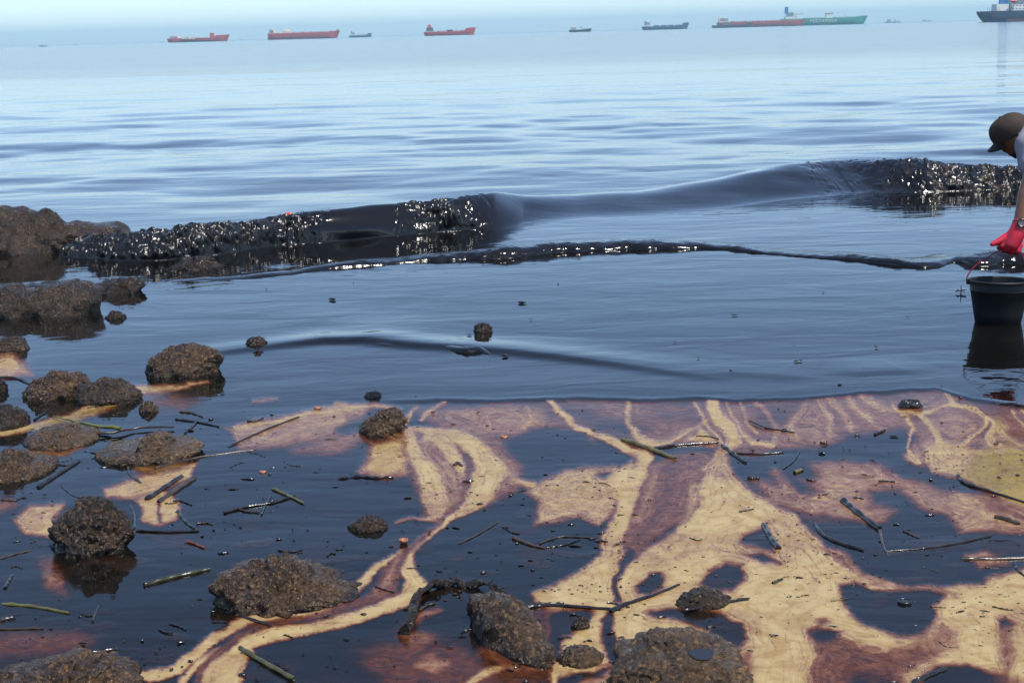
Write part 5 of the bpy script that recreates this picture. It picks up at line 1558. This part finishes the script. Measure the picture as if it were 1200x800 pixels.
# green tanker with white name on its side
s = ship('tanker', 966, 98, 245, 'green tanker with white lettering on its side and blue funnel', 'tanker', group=GR)
loft_hull('hull', 245, 36, 19, 3, 3.0, 'hull_green', s, fc=.1)
zt = house(s, -96, 34, 30, 19, 4, 3.8); box('funnel', -112, -102, -5, 5, zt - 4, zt + 15, M['funnel_blue'], s, .8); box('bridge_wing', -82, -62, -16, 16, 30, 33, M['ship_cream'], s)
box('midship_house', 4, 20, -7, 7, 19, 30, M['ship_white'], s); box('orange_roof', 2, 24, -7.5, 7.5, 30, 33, M['orange_paint'], s); mast(s, 58, 19, 8, 'ship_grey', 0, .8); mast(s, 105, 22, 6, 'ship_grey')
deck_gear(s, 245, -60, 108, 19, 36, rsh, 12)
fc_ = bpy.data.curves.new('lettering', 'FONT')
fc_.body = 'PERTAMINA'; fc_.size = 13.0; fc_.extrude = .08; fc_.space_character = 1.12
fc_.materials.append(M['ship_white'])
fo = bpy.data.objects.new('lettering', fc_)
fo.location = (-44, -18.5, 7.2); fo.rotation_euler = (math.pi / 2, 0, 0)
link(fo, s)
bpy.context.view_layer.update()
lm_ = bpy.data.meshes.new_from_object(fo.evaluated_get(bpy.context.evaluated_depsgraph_get()))
lo_ = bpy.data.objects.new('lettering', lm_)
lo_.location = fo.location; lo_.rotation_euler = fo.rotation_euler
bpy.data.objects.remove(fo)
link(lo_, s); lo_.name = 'lettering'
# the near navy ship, stern to the left
s = ship('tanker', 1233, 160, 190, 'navy ship with tall blue funnel, white deckhouse and red lifeboat', 'ship', group=GR)
loft_hull('hull', 190, 30, 13.5, 3, 2.0, 'hull_navy', s, stern_rake=.06); loft_hull('boot_band', 150, 30, 13.5, 3, 0, 'boot_red', s, -.5, 3.4, out=.15)
box('poop_house', -76, -60, -11, 11, 13.5, 22, M['ship_white'], s, .4)
f = box('funnel', -69, -58.5, -4, 4, 22, 50, M['funnel_blue'], s, .8)
V_, F_ = tube_geom([Vector((-64, -4.1, 36.5)), Vector((-64, -3.0, 36.5))], [2.2, 2.2], 16)
mesh_np('funnel_emblem', V_, F_, M['ship_white'], f)
zt = house(s, -46, 22, 26, 13.5, 4, 3.8, shrink=.94)
box('side_house', -34, -18, -10, 10, 13.5, 33, M['ship_grey'], s, .3); mast(s, -30, 33, 9, 'ship_white', 4, .8); mast(s, -24, 33, 4, 'ship_grey', 5)
n_, f_ = ico(3)
lb_ = mesh_np('lifeboat', n_ * [4.4, 1.7, 2.0] * (1 + .12 * np.sign(n_[:, 2:3])) + [-55.5, -14.6, 24.8], f_, M['lifeboat_red'], s)
box('lifeboat_cover', -59, -52, -15.6, -13.6, 26, 27.6, M['ship_white'], lb_, .5)
for k in range(6): box('rail_post', -88 + k * 3, -87.6 + k * 3, -12, -11.6, 13.5, 18, M['ship_grey'], s)
box('manifold', -14, -4, -6, 6, 13.5, 20, M['ship_grey'], s, .4); mast(s, -2, 13.5, 14, 'ship_grey', 4, .6); deck_gear(s, 190, 0, 80, 13.5, 30, rsh, 8)
# specks on the horizon
for pxc, w, nm, lb in ((1046, 18, 'far_boat', 'faint grey ship on the horizon right of the green tanker'), (1086, 12, 'far_boat', 'faintest grey smudge of a ship next to the navy ship'), (49, 9, 'fishing_boat', 'tiny dark fishing boat left of all the ships'),
                       (87, 5, 'fishing_boat', 'tiniest dark boat on the horizon left of the red ships'), (188, 4, 'fishing_boat', 'tiny boat just off the stern of the red ship'), (282, 4, 'buoy_boat', 'tiny grey boat between the two long red ships')):
    L_ = 14.0 if w < 10 else 70.0
    s = ship(nm, pxc, w, L_, lb, 'boat', group='tiny boats far out')
    loft_hull('hull', L_, L_ * .18, L_ * .07, 1, L_ * .02, 'hull_dark' if w < 10 else 'ship_grey', s)
    box('cabin', -L_ * .35, -L_ * .12, -L_ * .06, L_ * .06, L_ * .06, L_ * .20, M['ship_grey'], s, L_ * .01)
    if w >= 10: box('crane_block', L_ * .1, L_ * .2, -2, 2, L_ * .06, L_ * .18, M['ship_grey'], s, .5)

# ------------------------------------------------------------------ sea haze
HAZE = 0.0002
hm = bpy.data.materials.new('haze')
hm.use_nodes = True
nt = hm.node_tree
nt.nodes.remove(nt.nodes['Principled BSDF'])
pvn = nt.nodes.new('ShaderNodeVolumePrincipled')
pvn.inputs['Color'].default_value = (0.50, 0.83, 1.0, 1)
pvn.inputs['Density'].default_value = HAZE
pvn.inputs['Anisotropy'].default_value = 0.0
nt.links.new(pvn.outputs[0], nt.nodes['Material Output'].inputs['Volume'])
hz_ = box('haze', -9600, 9600, -60, 9600, -1.6, 75, hm)
tag(hz_, kind='stuff', label='thin pale sea haze')
